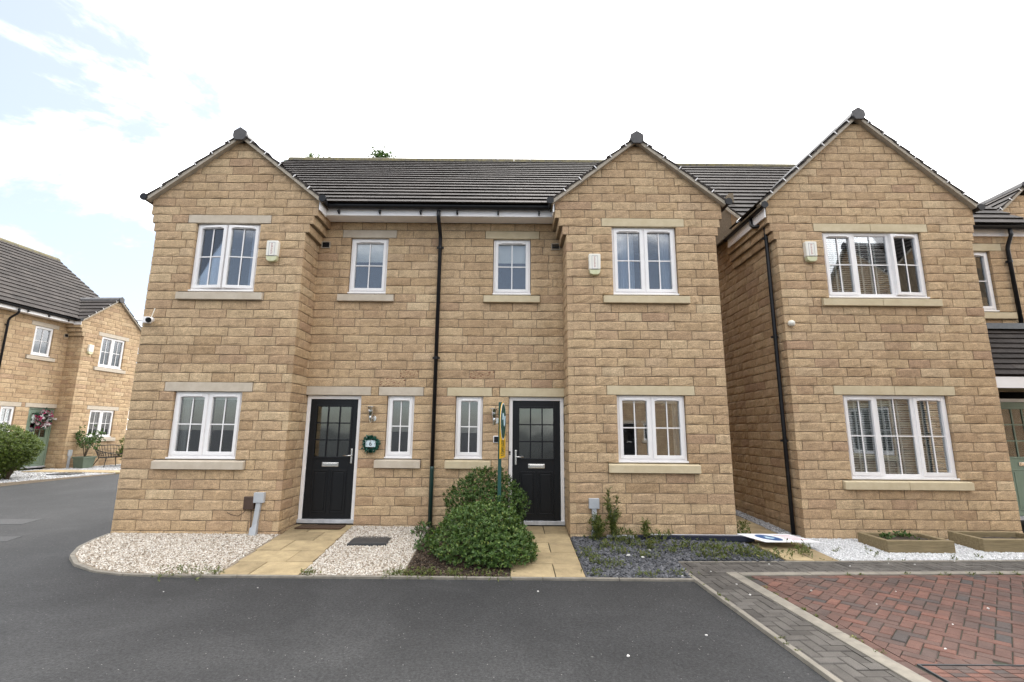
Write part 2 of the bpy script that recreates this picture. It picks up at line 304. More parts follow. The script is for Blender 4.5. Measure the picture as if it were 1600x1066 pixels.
# pieces (stones, tiles, pavers): list of (mesh, 4x4 local matrix, tint rgb, mat or None)
def score(M, wm, size, nrm):
    c = (wm @ M)[:3, 3]
    if nrm is not None:
        n = (wm[:3, :3] @ nrm)
        if n @ (CAM - c) <= 0: return 0
    x, y, z = project(c)
    if z < .3 or x < -20 or x > 1620 or y < -20 or y > 1086: return 0
    f = 1 if nrm is None else abs(n @ (CAM-c))/np.linalg.norm(CAM-c)
    return size*f/z**2
def scatter(pieces, parent, wm, name, stuffname, limit=300, hide=()):
    """the pieces that show largest become objects, the rest one joined part"""
    order = sorted(range(len(pieces)), key=lambda i: -pieces[i]['s'])
    take = set(i for i in order[:limit] if pieces[i]['s'] > 0)
    rest = [p for i, p in enumerate(pieces) if i not in take]
    for i in order[:limit]:
        if i not in take: continue
        p = pieces[i]; o = bpy.data.objects.new(name, p['me']); COL.objects.link(o); o.parent = parent
        o.matrix_basis = Matrix(p['M'].tolist()); o.color = (*p['t'], 1)
    if rest:
        V, Fq, T = [], [], []; off = 0
        for p in rest:
            me = p['me']; key = me.name
            if key not in CACHE:
                co = np.empty(len(me.vertices)*3, np.float32); me.vertices.foreach_get('co', co)
                fs = []
                for q in me.polygons:
                    q = list(q.vertices)
                    if len(q) == 4: fs.append(q)
                    else:
                        for k in range(1, len(q)-1): fs.append([q[0], q[k], q[k+1], q[k+1]])
                CACHE[key] = (co.reshape(-1, 3), fs)
            co, fs = CACHE[key]
            V.append(co @ p['M'][:3, :3].T + p['M'][:3, 3]); 
            Fq += [[a+off for a in q] for q in fs]; T += [p['t']]*len(co); off += len(co)
        V = np.vstack(V); me = bpy.data.meshes.new(stuffname)
        me.from_pydata(V.tolist(), [], [q[:3] if q[2] == q[3] else q for q in Fq])
        a = me.attributes.new('tint', 'FLOAT_COLOR', 'POINT'); c = np.ones((len(V), 4), np.float32); c[:, :3] = np.array(T); a.data.foreach_set('color', c.ravel())
        base = rest[0]['me'].materials[0].name; me.materials.append(MATS.get(base.split('.')[0]+'_joined') or MATS[base])
        link(stuffname, me, parent, kind='stuff')
CACHE = {}

# ------------------------------------------------------------------ stones and tiles
CH = 0.15; JT = 0.011; SH = CH - JT
def stone_mesh(l0, l1, l0t, l1t, seed, h=SH):
    """rock faced block: arris plane y=0, face bulging to -y, 95 mm deep"""
    r = random.Random(seed); nx, nz = 5, 4; v = []; D = .095
    for k in range(nz):
        w = k/(nz-1)
        for i in range(nx):
            u = i/(nx-1)
            x0 = l0+(l0t-l0)*w; x1 = l1+(l1t-l1)*w
            edge = (i in (0, nx-1)) or (k in (0, nz-1))
            x = x0+(x1-x0)*u + (0 if i in (0, nx-1) else r.uniform(-.025, .025)*(x1-x0)); z = h*w
            if k in (0, nz-1) and i not in (0, nx-1): z += r.uniform(-.005, .004)
            elif not edge: z = h*(0.5+(w-.5)*r.uniform(1.3, 2.1)) + r.uniform(-.006, .006)
            y = -r.uniform(.000, .002) if edge else -r.uniform(.003, .013)
            if k == 0 and i not in (0, nx-1): y -= r.uniform(0, .004)
            v.append((x, y, z))
    per = [i for i in range(nx)] + [k*nx+nx-1 for k in range(1, nz)] + [(nz-1)*nx+i for i in range(nx-2, -1, -1)] + [k*nx for k in range(nz-2, 0, -1)]
    n = len(v)
    for i in per: v.append((v[i][0], D, v[i][2]))
    f = [(k*nx+i, k*nx+i+1, (k+1)*nx+i+1, (k+1)*nx+i) for k in range(nz-1) for i in range(nx-1)]
    P = len(per)
    f += [(per[(a+1) % P], per[a], n+a, n+(a+1) % P) for a in range(P)]
    me = bpy.data.meshes.new('stone'); me.from_pydata(v, [], f); me.materials.append(MATS['stone']); return me
STONES = {}
def shared_stone(length):
    q = max(.04, round(length/.02)*.02); key = (round(q, 3), random.randrange(6 if q > .2 else 4))
    if key not in STONES: STONES[key] = stone_mesh(0, q, 0, q, hash(key) & 0xffff)
    return STONES[key], length/q
def stone_tint():
    a = random.betavariate(3.2, 2.6); pk = max(0, random.gauss(.15, .15))
    if random.random() < .045: pk = random.uniform(.45, .9); a *= .75
    if random.random() < .05: a = random.uniform(0, .25)
    return (min(1, a), min(1, pk), 0)
def panel(H, org, ang, rows, bounds, holes, ends, mort, pieces, iron=()):
    """one plane of coursed stone. org=(x,y) of u=0; bounds(z)->(u0,u1); ends=(f(row)->offset at left, at right)"""
    ca, sa = math.cos(ang), math.sin(ang); prev = []
    for k in range(*rows):
        z0 = k*CH; zb, zt = z0, z0+SH
        lb = bounds(z0+.01, k); lt = bounds(z0+CH-.01, k)
        slant = abs(lb[0]-lt[0]) > .002 or abs(lb[1]-lt[1]) > .002
        segs = [[max(lb[0], lb[0] if slant else -1e9) + ends[0](k), lb[1] - ends[1](k)]]
        zm = z0+CH/2
        for (ha, hb, hz0, hz1) in holes:
            if hz0 < zm < hz1:
                out = []
                for s in segs:
                    if hb <= s[0] or ha >= s[1]: out.append(s); continue
                    if ha - s[0] > .03: out.append([s[0], ha])
                    if s[1] - hb > .03: out.append([hb, s[1]])
                segs = out
        joints = []
        for (a, b) in segs:
            first_end = abs(a-(lb[0]+ends[0](k))) < 1e-6; last_end = abs(b-(lb[1]-ends[1](k))) < 1e-6
            cuts = [a]; x = a
            lead = random.choice((.44, .38, .30, .22))
            if first_end and not slant: lead = .44 if (k % 2) else random.choice((.36, .40))
            x = a + lead
            lim = .27 if slant else .16
            while x < b - lim:
                for _ in range(6):
                    if all(abs(x-j) > .07 for j in prev): break
                    x += random.choice((-.06, .05, .08))
                if x < cuts[-1]+.12 or x > b-lim+.02: break
                cuts.append(x); x += random.choice((.44, .44, .40, .36, .36))
            cuts.append(b)
            # widths too long at the end: split
            if cuts[-1]-cuts[-2] > .56: cuts.insert(-1, (cuts[-1]+cuts[-2])/2+random.uniform(-.04, .04))
            joints += cuts[1:-1]
            for i in range(len(cuts)-1):
                p, q = cuts[i], cuts[i+1]; ga = JT/2 if i or not first_end else 0; gb = JT/2 if i < len(cuts)-2 or not last_end else 0
                if slant and (i == 0 or i == len(cuts)-2):
                    pt = p + (lt[0]-lb[0] if i == 0 and first_end else 0); qt = q + (lt[1]-lb[1] if i == len(cuts)-2 and last_end else 0)
                    if qt - pt < .015:
                        if i == 0: pt = qt-.015
                        else: qt = pt+.015
                    me = stone_mesh(0, q-p-ga-gb, pt-p, qt-p-ga-gb, random.randrange(99999)); sx = 1
                else: me, sx = shared_stone(q-p-ga-gb)
                u = p+ga; off = random.uniform(-.004, .004)
                M = np.array([[ca*sx, -sa, 0, org[0]+ca*u-sa*off], [sa*sx, ca, 0, org[1]+sa*u+ca*off], [0, 0, 1, z0+JT/2], [0, 0, 0, 1.]])
                pieces.append(dict(me=me, M=M, t=stone_tint(), s=score(M, H['wm'], (q-p)*SH, np.array([sa, -ca, 0])), n=None))
            # mortar behind
            y0, y1 = .007, .088; e = .006
            def P(u, y, z): return (org[0]+ca*u-sa*y, org[1]+sa*u+ca*y, z)
            la, lbb = a, b
            ta = a + (lt[0]-lb[0] if first_end and slant else 0); tb = b + (lt[1]-lb[1] if last_end and slant else 0)
            mort.hexa([P(la+e, y0, z0), P(lbb-e, y0, z0), P(lbb-e, y1, z0), P(la+e, y1, z0), P(ta+e, y0, z0+CH), P(max(tb-e, ta+e+.001), y0, z0+CH), P(max(tb-e, ta+e+.001), y1, z0+CH), P(ta+e, y1, z0+CH)])
        prev = joints
    return pieces
TW, TG = .30, .30
_t = MB(); _t.hexa([(.002, .028, .014), (TW-.002, .028, .014), (TW-.002, .37, .0), (.002, .37, .0), (.002, 0, .050), (TW-.002, 0, .050), (TW-.002, .37, .016), (.002, .37, .016)])
TILE = _t.mesh('tile', 'tile')
def roof_plane(H, pieces, org, along, upv, length, slope, keep=None, gauge=TG):
    """rows of flat tiles; org at the eaves, along the eaves, up the slope"""
    al = np.array(along, float); us = np.array(upv, float); us /= np.linalg.norm(us); nn = np.cross(al, us)
    if nn[2] < 0: nn = -nn
    rows = int(round(slope/gauge)); g = slope/rows
    for r in range(rows):
        x = -(TW/2 if r % 2 else 0)
        while x < length-.01:
            x0 = max(x, 0); x1 = min(x+TW, length); sx = (x1-x0)/TW
            if sx > .08:
                o = np.array(org, float) + al*x0 + us*(r*g) + nn*random.uniform(0, .0015)
                if keep is None or keep(o + al*(x1-x0)/2 + us*g/2):
                    M = np.eye(4); M[:3, 0] = al*sx; M[:3, 1] = us*(g+.06)/.37; M[:3, 2] = nn; M[:3, 3] = o
                    pieces.append(dict(me=TILE, M=M, t=(min(1, max(0, random.gauss(.5, .2))), 0, 0), s=score(M, H['wm'], (x1-x0)*g, nn)))
            x += TW
def dirm(parent_obj):
    bpy.context.view_layer.update(); return np.array(parent_obj.matrix_world)

# ------------------------------------------------------------------ windows and doors (house coordinates, front faces -y)
def cross_bars(mb, x0, x1, z0, z1, y, nx, nz, t=.018):
    for i in range(1, nx):
        x = x0+(x1-x0)*i/nx; mb.box(x-t/2, x+t/2, y, y+.008, z0, z1)
    for k in range(1, nz):
        z = z0+(z1-z0)*k/nz; mb.box(x0, x1, y+.0015, y+.0095, z-t/2, z+t/2)
def frame4(mb, x0, x1, z0, z1, y0, y1, w):
    mb.box(x0, x0+w, y0, y1, z0, z1); mb.box(x1-w, x1, y0, y1, z0, z1)
    mb.box(x0+w, x1-w, y0+.001, y1-.001, z0, z0+w); mb.box(x0+w, x1-w, y0+.001, y1-.001, z1-w, z1)
def wavy(mb, x0, x1, z0, z1, y, n=24, amp=.025, waves=6):
    v = []
    for i in range(n+1):
        x = x0+(x1-x0)*i/n; yy = y+amp*math.sin(i/n*waves*2*math.pi)+random.uniform(-.004, .004)
        v += [(x, yy, z0), (x, yy, z1)]
    return mb.add(v, [(2*i, 2*i+2, 2*i+3, 2*i+1) for i in range(n)])
def window(root, x0, x1, z0, z1, yp, lights, opens=None, bars=(2, 2), dress=None, frost=False, slim=()):
    """white casement in the opening x0..x1, z0..z1 of the wall plane y=yp"""
    y = yp+.05; FW = .042
    mb = MB(); frame4(mb, x0+.003, x1-.003, z0+.03, z1-.003, y, y+.07, FW)
    mb.box(x0-.02, x1+.02, y-.045, y+.06, z0+.004, z0+.029)
    tot = x1-x0; cuts = [x0]
    for f in lights: cuts.append(cuts[-1]+f*tot)
    for c in cuts[1:-1]: mb.box(c-.022, c+.022, y+.002, y+.068, z0+.03+FW, z1-.003-FW)
    w = mb.build('window', 'white_plastic', root, bevel=.004)
    for i in range(len(lights)):
        a = cuts[i]+(FW+.003 if i == 0 else .022)-.010; b = cuts[i+1]-(FW+.003 if i == len(lights)-1 else .022)+.010
        za, zb = z0+.03+FW-.010, z1-.003-FW+.010
        ang = 0; piv = (0, 0)
        if opens and opens[i]: ang = opens[i]; piv = (a, y) if ang < 0 else (b, y)
        def put(mb, nm, mt, bev=0):
            mb.v = [(p[0]-piv[0], p[1]-piv[1], p[2]) for p in mb.v]
            o = mb.build(nm, mt, w, bevel=bev); o.location = (piv[0], piv[1], 0); o.rotation_euler = (0, 0, ang); return o
        SW = .024 if i in slim else .052
        m = MB(); frame4(m, a, b, za, zb, y-.014 if SW > .03 else y+.004, y+.05, SW); put(m, 'sash', 'white_plastic', .004)
        pa, pb, pza, pzb = a+SW, b-SW, za+SW, zb-SW
        m = MB(); m.box(pa-.004, pb+.004, y+.026, y+.030, pza-.004, pzb+.004); put(m, 'pane', 'glass_frost' if frost else 'glass')
        m = MB(); cross_bars(m, pa, pb, pza, pzb, y+.012, *bars); put(m, 'glazing_bar', 'white_plastic')
        if SW > .03:
            m = MB(); c = (a+b)/2; hw = (b-a)*.32; m.box(c-hw, c+hw, y-.030, y-.0145, zb-.040, zb-.022); put(m, 'trickle_vent', 'white_plastic', .003)
    # the room behind
    m = MB(); X0, X1, Z0, Z1, Y0, Y1 = x0-.45, x1+.45, z0-.75, z1+.25, yp+.125, yp+1.9
    m.add([(X0, Y0, Z0), (X1, Y0, Z0), (X1, Y1, Z0), (X0, Y1, Z0), (X0, Y0, Z1), (X1, Y0, Z1), (X1, Y1, Z1), (X0, Y1, Z1)], [(0, 1, 2, 3), (4, 7, 6, 5), (1, 5, 6, 2), (2, 6, 7, 3), (3, 7, 4, 0)])
    m.build('room_interior', 'room_wall', w)
    if dress:
        for d in dress:
            if d[0] == 'curtain': m = wavy(MB(), d[1], d[2], z0-.05, z1+.05, yp+.24, waves=max(2, (d[2]-d[1])/.09)); m.build('curtain', d[3], w, smooth=True)
            if d[0] == 'roller': m = MB(); m.box(x0+.03, x1-.03, yp+.128, yp+.132, z1-d[1], z1); m.build('roller_blind', 'blind_white', w)
            if d[0] == 'venetian':
                m = MB(); nsl = int((z1-z0)/.038)
                for s in range(nsl):
                    z = z0+.03+s*.038; ty = .012
                    m.add([(x0+.03, yp+.16, z-ty), (x1-.03, yp+.16, z-ty), (x1-.03, yp+.192, z+ty), (x0+.03, yp+.192, z+ty)], [(0, 1, 2, 3)])
                m.build('venetian_slats', 'blind_white', w, kind='stuff')
                for c in d[1]:
                    m = MB(); m.box(c-.015, c+.015, yp+.152, yp+.154, z0+.02, z1); m.build('ladder_tape', 'blind_white', w)
    return w
def door(root, x0, x1, z0, z1, yp, colour, hinge_left=True):
    y = yp+.055; FW = .062
    mb = MB(); mb.box(x0+.003, x0+FW, y, y+.07, z0, z1); mb.box(x1-FW, x1-.003, y, y+.07, z0, z1); mb.box(x0+FW, x1-FW, y+.001, y+.069, z1-FW, z1-.003)
    d = mb.build('door', 'sage_door' if colour == 'frame_sage' else 'white_plastic', root, bevel=.004)
    cm = 'black_door' if colour == 'black' else 'sage_door'
    a, b = x0+FW+.003, x1-FW-.003; za, zb = z0+.035, z1-FW-.004; ys = y+.018
    H_ = zb-za; g0, g1 = za+.505*H_, zb-.045*H_-.03; gx0, gx1 = a+.105, b-.105
    m = MB(); m.box(a, gx0, ys, ys+.045, za, zb); m.box(gx1, b, ys, ys+.045, za, zb); m.box(gx0, gx1, ys+.0005, ys+.0445, za, g0); m.box(gx0, gx1, ys+.0005, ys+.0445, g1, zb)
    m.build('leaf_board', cm, d, bevel=.003)
    m = MB(); frame4(m, gx0-.022, gx1+.022, g0-.022, g1+.022, ys-.012, ys+.004, .030); m.build('glazing_bead', cm, d, bevel=.003)
    m = MB(); m.box(gx0-.002, gx1+.002, ys+.016, ys+.021, g0-.002, g1+.002); m.build('pane', 'glass_frost', d)
    m = MB()
    for i in (1, 2):
        x = gx0+(gx1-gx0)*i/3; m.box(x-.010, x+.010, ys+.002, ys+.0155, g0, g1)
    for k in (1, 2):
        z = g0+(g1-g0)*k/3; m.box(gx0, gx1, ys+.0035, ys+.0150, z-.010, z+.010)
    m.build('glazing_bar', cm, d)
    cx = (a+b)/2
    for s in (-1, 1):     # raised panels below the letter plate
        pc = cx + s*(b-a)*.19; hw = (b-a)*.135; pz0, pz1 = za+.11, g0-.23
        m = MB(); frame4(m, pc-hw-.02, pc+hw+.02, pz0-.02, pz1+.02, ys-.010, ys+.002, .022)
        m.build('panel_moulding', cm, d, bevel=.004)
        m = MB(); m.box(pc-hw+.02, pc+hw-.02, ys-.008, ys+.002, pz0+.02, pz1-.02); m.build('raised_panel', cm, d, bevel=.006)
    m = MB(); m.box(cx-.14, cx+.14, ys-.014, ys+.001, g0-.155, g0-.085); lp = m.build('letter_plate', 'chrome', d, bevel=.005)
    m = MB(); m.box(cx-.115, cx+.115, ys-.020, ys-.0145, g0-.142, g0-.100); m.build('letter_flap', 'chrome', d, bevel=.003)
    hx = (b-.055) if hinge_left else (a+.055); sg = -1 if hinge_left else 1
    m = MB(); m.box(hx-.016, hx+.016, ys-.012, ys+.001, g0-.10, g0+.14); m.build('handle_plate', 'chrome', d, bevel=.004)
    m = MB(); m.tube([(hx, ys-.012, g0+.03), (hx, ys-.055, g0+.03), (hx+sg*.02, ys-.06, g0+.03), (hx+sg*.13, ys-.06, g0+.03)], .009, 8); m.build('handle', 'chrome', d, smooth=True)
    m = MB(); m.box(x0, x1, y-.035, y+.07, z0-.03, z0+.030); m.build('threshold', 'lead', d, bevel=.004)
    m = MB(); X0, X1, Z0, Z1, Y0, Y1 = x0-.1, x1+.3, z0-.03, z1+.2, yp+.14, yp+2.6
    m.add([(X0, Y0, Z0), (X1, Y0, Z0), (X1, Y1, Z0), (X0, Y1, Z0), (X0, Y0, Z1), (X1, Y0, Z1), (X1, Y1, Z1), (X0, Y1, Z1)], [(0, 1, 2, 3), (4, 7, 6, 5), (1, 5, 6, 2), (2, 6, 7, 3), (3, 7, 4, 0)])
    m.build('hall_interior', 'room_wall', d)
    return d
def slab(root, nm, x0, x1, y0, y1, z0, z1, mt='cast_stone', weather=0):
    m = MB()
    if weather: m.hexa([(x0, y0, z0), (x1, y0, z0), (x1, y1, z0), (x0, y1, z0), (x0, y0, z1-weather), (x1, y0, z1-weather), (x1, y1, z1), (x0, y1, z1)])
    else: m.box(x0, x1, y0, y1, z0, z1)
    return m.build(nm, mt, root, bevel=.006)
def gutter(root, pts, nm='gutter', r=.058):
    """half round gutter along a polyline"""
    m = MB(); n = 8; pts = [Vector(p) for p in pts]; rings = []
    for i, p in enumerate(pts):
        d = (pts[min(i+1, len(pts)-1)]-pts[max(i-1, 0)]).normalized(); s = d.cross(Vector((0, 0, 1))).normalized()
        ring = []
        for rr, rng in ((r, range(n+1)), (r-.008, range(n, -1, -1))):
            for k in rng:
                t = math.pi*k/n; ring.append(p + s*math.cos(t)*rr - Vector((0, 0, 1))*math.sin(t)*rr*1.0)
        rings.append(ring)
    N = len(rings[0]); v = [q for rg in rings for q in rg]; f = []
    for i in range(len(pts)-1):
        for k in range(N): f.append((i*N+k, i*N+(k+1) % N, (i+1)*N+(k+1) % N, (i+1)*N+k))
    f += [tuple(range(N))[::-1], tuple(range((len(pts)-1)*N, len(pts)*N))]
    m.add(v, f); g = m.build(nm, 'black_plastic', root)
    return g
def end_cap(root, c, axis, r=.062):
    m = MB(); c = Vector(c); m.tube([c, c+Vector(axis)*.03], r, 12); return m.build('gutter_stop', 'black_plastic', root)
def ridge_run(root, p0, p1, slope, mt='ridge_cap', n=None, name='ridge_tile'):
    p0 = Vector(p0); p1 = Vector(p1); d = (p1-p0); Ln = d.length; d.normalize(); s = d.cross(Vector((0, 0, 1))).normalized(); N = n or max(1, int(round(Ln/.45)))
    for i in range(N):
        a = p0+d*(Ln*i/N); b = p0+d*(Ln*(i+1)/N-.006); m = MB(); q = []
        for e in (a, b):
            for (w, h) in ((-.13, -.105), (-.10, -.02), (0, .052), (.10, -.02), (.13, -.105), (.105, -.115), (0, .0), (-.105, -.115)):
                q.append(e + s*w + Vector((0, 0, h+.03+random.uniform(0, .003))))
        f = [(k, (k+1) % 8, 8+(k+1) % 8, 8+k) for k in range(8)] + [tuple(range(8))[::-1], tuple(range(8, 16))]
        m.add(q, f); m.build(name, mt, root)
def gable_roof(H, root, cx, half, zc, slope, yf, yb, clips=5, cap=True):
    """bay roof: ridge along y at x=cx; eaves at cx+-half, z=zc at the eaves line"""
    wm = H['wm']; roof = H['roof']; tp = H['tiles']; sl = math.hypot(half, half*slope); apex = zc+half*slope
    keep = H.get('keep')
    for sg in (-1, 1):
        roof_plane(H, tp, (cx+sg*half, yf if sg < 0 else yf, zc), (0, 1, 0), (-sg*half, 0, half*slope), yb-yf, sl, keep=keep)
        # verge: pale bedding under stepped tile ends, a white clip to each tile
        th = math.atan(slope); ux, uz = -sg*math.cos(th), math.sin(th); nx, nz = sg*math.sin(th), math.cos(th)
        e = Vector((cx+sg*half, 0, zc)); U = Vector((ux, 0, uz)); Nn = Vector((nx, 0, nz))
        q0 = e - Nn*.045 - U*.02; q1 = e+U*(sl-.02) - Nn*.045; q2 = e+U*(sl-.02)+Nn*.012; q3 = e-U*.02+Nn*.012
        m = MB(); m.prism([q0, q1, q2, q3] if sg > 0 else [q3, q2, q1, q0], (0, yf+.012, 0), (0, .02+H.get('bayY', 0), 0)); m.build('verge_bedding', 'verge_mortar', roof)
        for i in range(clips):
            c = e + U*(sl*(i+.85)/(clips+.55)) + Nn*.0; m = MB()
            m.prism([c-U*.008-Nn*.015, c+U*.008-Nn*.015, c+U*.008+Nn*.05, c-U*.008+Nn*.05], (0, yf-.008, 0), (0, yf+.010, 0)); m.build('verge_clip', 'white_plastic', roof)
    m = MB(); st = .03
    # solid underside so that no light leaks into the loft
    m.prism([(cx-half, 0, zc-.02), (cx, 0, apex-.02), (cx+half, 0, zc-.02), (cx+half, 0, zc-.05), (cx, 0, apex-.05), (cx-half, 0, zc-.05)], (0, yf+.02, 0), (0, yb, 0)); m.build('roof_deck', 'timber_dark', roof)
    ridge_run(roof, (cx, yf-.005, apex+.02), (cx, yb, apex+.02), slope)
    if cap:
        m = MB(); a = .12
        m.prism([(cx-.118, 0, apex-.055), (cx-.07, 0, apex-.125), (cx+.07, 0, apex-.125), (cx+.118, 0, apex-.055), (cx+.112, 0, apex+.045), (cx, 0, apex+.118), (cx-.112, 0, apex+.045)], (0, yf-.045, 0), (0, yf-.006, 0)); m.build('ridge_end_cap', 'ridge_cap', roof, bevel=.008)
    return apex
def downpipe(root, pts, r=.034, colour='black_plastic', nm='downpipe', brackets=(), wall_y=None):
    m = MB(); m.tube(pts, r, 10); d = m.build(nm, colour, root, smooth=True)
    for z, x, y in brackets:
        m = MB(); m.tube([(x, y, z-.022), (x, y, z+.022)], r+.007, 10); m.box(x-.062, x+.062, y+.012, y+.03, z-.018, z+.018); m.build('pipe_bracket', 'black_plastic', d)
    return d

# ------------------------------------------------------------------ ground levels
def sstep(a, b, x):
    t = min(1, max(0, (x-a)/(b-a))); return t*t*(3-2*t)
def road_z(x, y): return -.155 + .19*sstep(-1.7, 12, y)
def bed_z(x, y):
    a = -.045 + .055*y; b = -.095 + .03*y; t = sstep(2.2, 4.2, x); return a*(1-t)+b*t
def sheet(name, poly, zf, mat, thick=None, **props):
    """polygon sheet (triangulated fan around grid is not needed: edges are cut to short steps)"""
    import mathutils.geometry as G
    pts = []
    for i, p in enumerate(poly):
        q = poly[(i+1) % len(poly)]; n = max(1, int(math.hypot(q[0]-p[0], q[1]-p[1])/.35))
        for k in range(n): pts.append((p[0]+(q[0]-p[0])*k/n, p[1]+(q[1]-p[1])*k/n))
    tri = G.tessellate_polygon([[Vector((a, b, 0)) for a, b in pts]])
    V = [(a, b, zf(a, b)) for a, b in pts]; F = [tuple(t) for t in tri]; m = MB(); m.add(V, F)
    n = len(pts); lo = [(a, b, zf(a, b)-.25) for a, b in pts]; m.add(V+lo, [(i, (i+1) % n, n+(i+1) % n, n+i) for i in range(n)])
    o = m.build(name, mat, **props)
    return o
m = MB(); xs = [-600, -200, -80] + [-40+2*i for i in range(41)] + [80, 200, 600]; ys = [-600, -150, -60, -30, -12] + [-4+1*i for i in range(18)] + [20, 40, 80, 200, 600]
m.add([(x, y, road_z(x, y)) for y in ys for x in xs], [(j*len(xs)+i, j*len(xs)+i+1, (j+1)*len(xs)+i+1, (j+1)*len(xs)+i) for j in range(len(ys)-1) for i in range(len(xs)-1)])
m.build('road', 'tarmac', smooth=True, kind='structure', label='dark grey tarmac road and forecourt in front of the houses', category='road')

# ------------------------------------------------------------------ houses
def new_house(name, loc, rz, label, zb=0):
    r = empty(name, loc, rz, label=label, category='house', group='sandstone houses around the close')
    H = dict(root=r, wm=dirm(r), stones=[], tiles=[], mort=MB())
    H['roof'] = None
    return H
def finish_house(H, nstones, ntiles, iron=()):
    for (x, z) in iron:
        best = min((p for p in H['stones']), key=lambda p: abs(p['M'][0, 3]+.2-x)+abs(p['M'][2, 3]+.07-z)*2)
        me = best['me'].copy(); me.materials.clear(); me.materials.append(MATS['stone_iron']); best['me'] = me; best['s'] += 1
    wall = H['mort'].build('wall', 'mortar', H['root'])
    scatter(H['stones'], wall, H['wm'], 'stone', 'stone_courses', nstones)
    scatter(H['tiles'], H['roof'], H['wm'], 'roof_tile', 'roof_tile_courses', ntiles)
def corbel(k, a):
    return a*min(3, max(0, k-31))
def bay(H, x0, x1, yp, rows, cin, cout, inner_is_x0, cx, half, zc, slope, holes, depth, ret=None, ztop=None, yverge=.10, roofback=2.0, clips=5, kcorb=0):
    """projecting gabled bay with corbelled shoulders, return wall on the inner side"""
    apexw = zc + half*slope - .03
    def bounds(z, k):
        kk = k-kcorb
        a = x0 - corbel(kk, cin if inner_is_x0 else cout); b = x1 + corbel(kk, cout if inner_is_x0 else cin)
        hw = (apexw-z)/slope
        return (max(a, cx-hw), min(b, cx+hw))
    par = lambda k: .1 if k % 2 == 0 and k < 36 else 0
    zero = lambda k: 0
    toprow = int((apexw-.06)/CH)
    panel(H, (0, yp), 0, (rows, toprow), bounds, holes, (par if inner_is_x0 else zero, zero if inner_is_x0 else par), H['mort'], H['stones'])
    # return wall towards the recess
    parr = lambda k: .1 if k % 2 == 1 else 0
    runs = [(rows, 32+kcorb, 0), (32+kcorb, 33+kcorb, 1), (33+kcorb, 34+kcorb, 2), (34+kcorb, 36+kcorb, 3)]
    dx = .13 if depth < 1 else 0
    for (ra, rb, st) in runs:
        if inner_is_x0: panel(H, (x0-cin*st, yp+depth+dx), -math.pi/2, (ra, rb), lambda z, k: (0, depth+dx), [], (zero, parr), H['mort'], H['stones'])
        else: panel(H, (x1+cin*st, yp), math.pi/2, (ra, rb), lambda z, k: (0, depth+dx), [], (parr, zero), H['mort'], H['stones'])
    H['bayY'] = yp
    return gable_roof(H, H['root'], cx, half, zc, slope, yp-yverge, yp+roofback, clips=clips)
D0 = .583
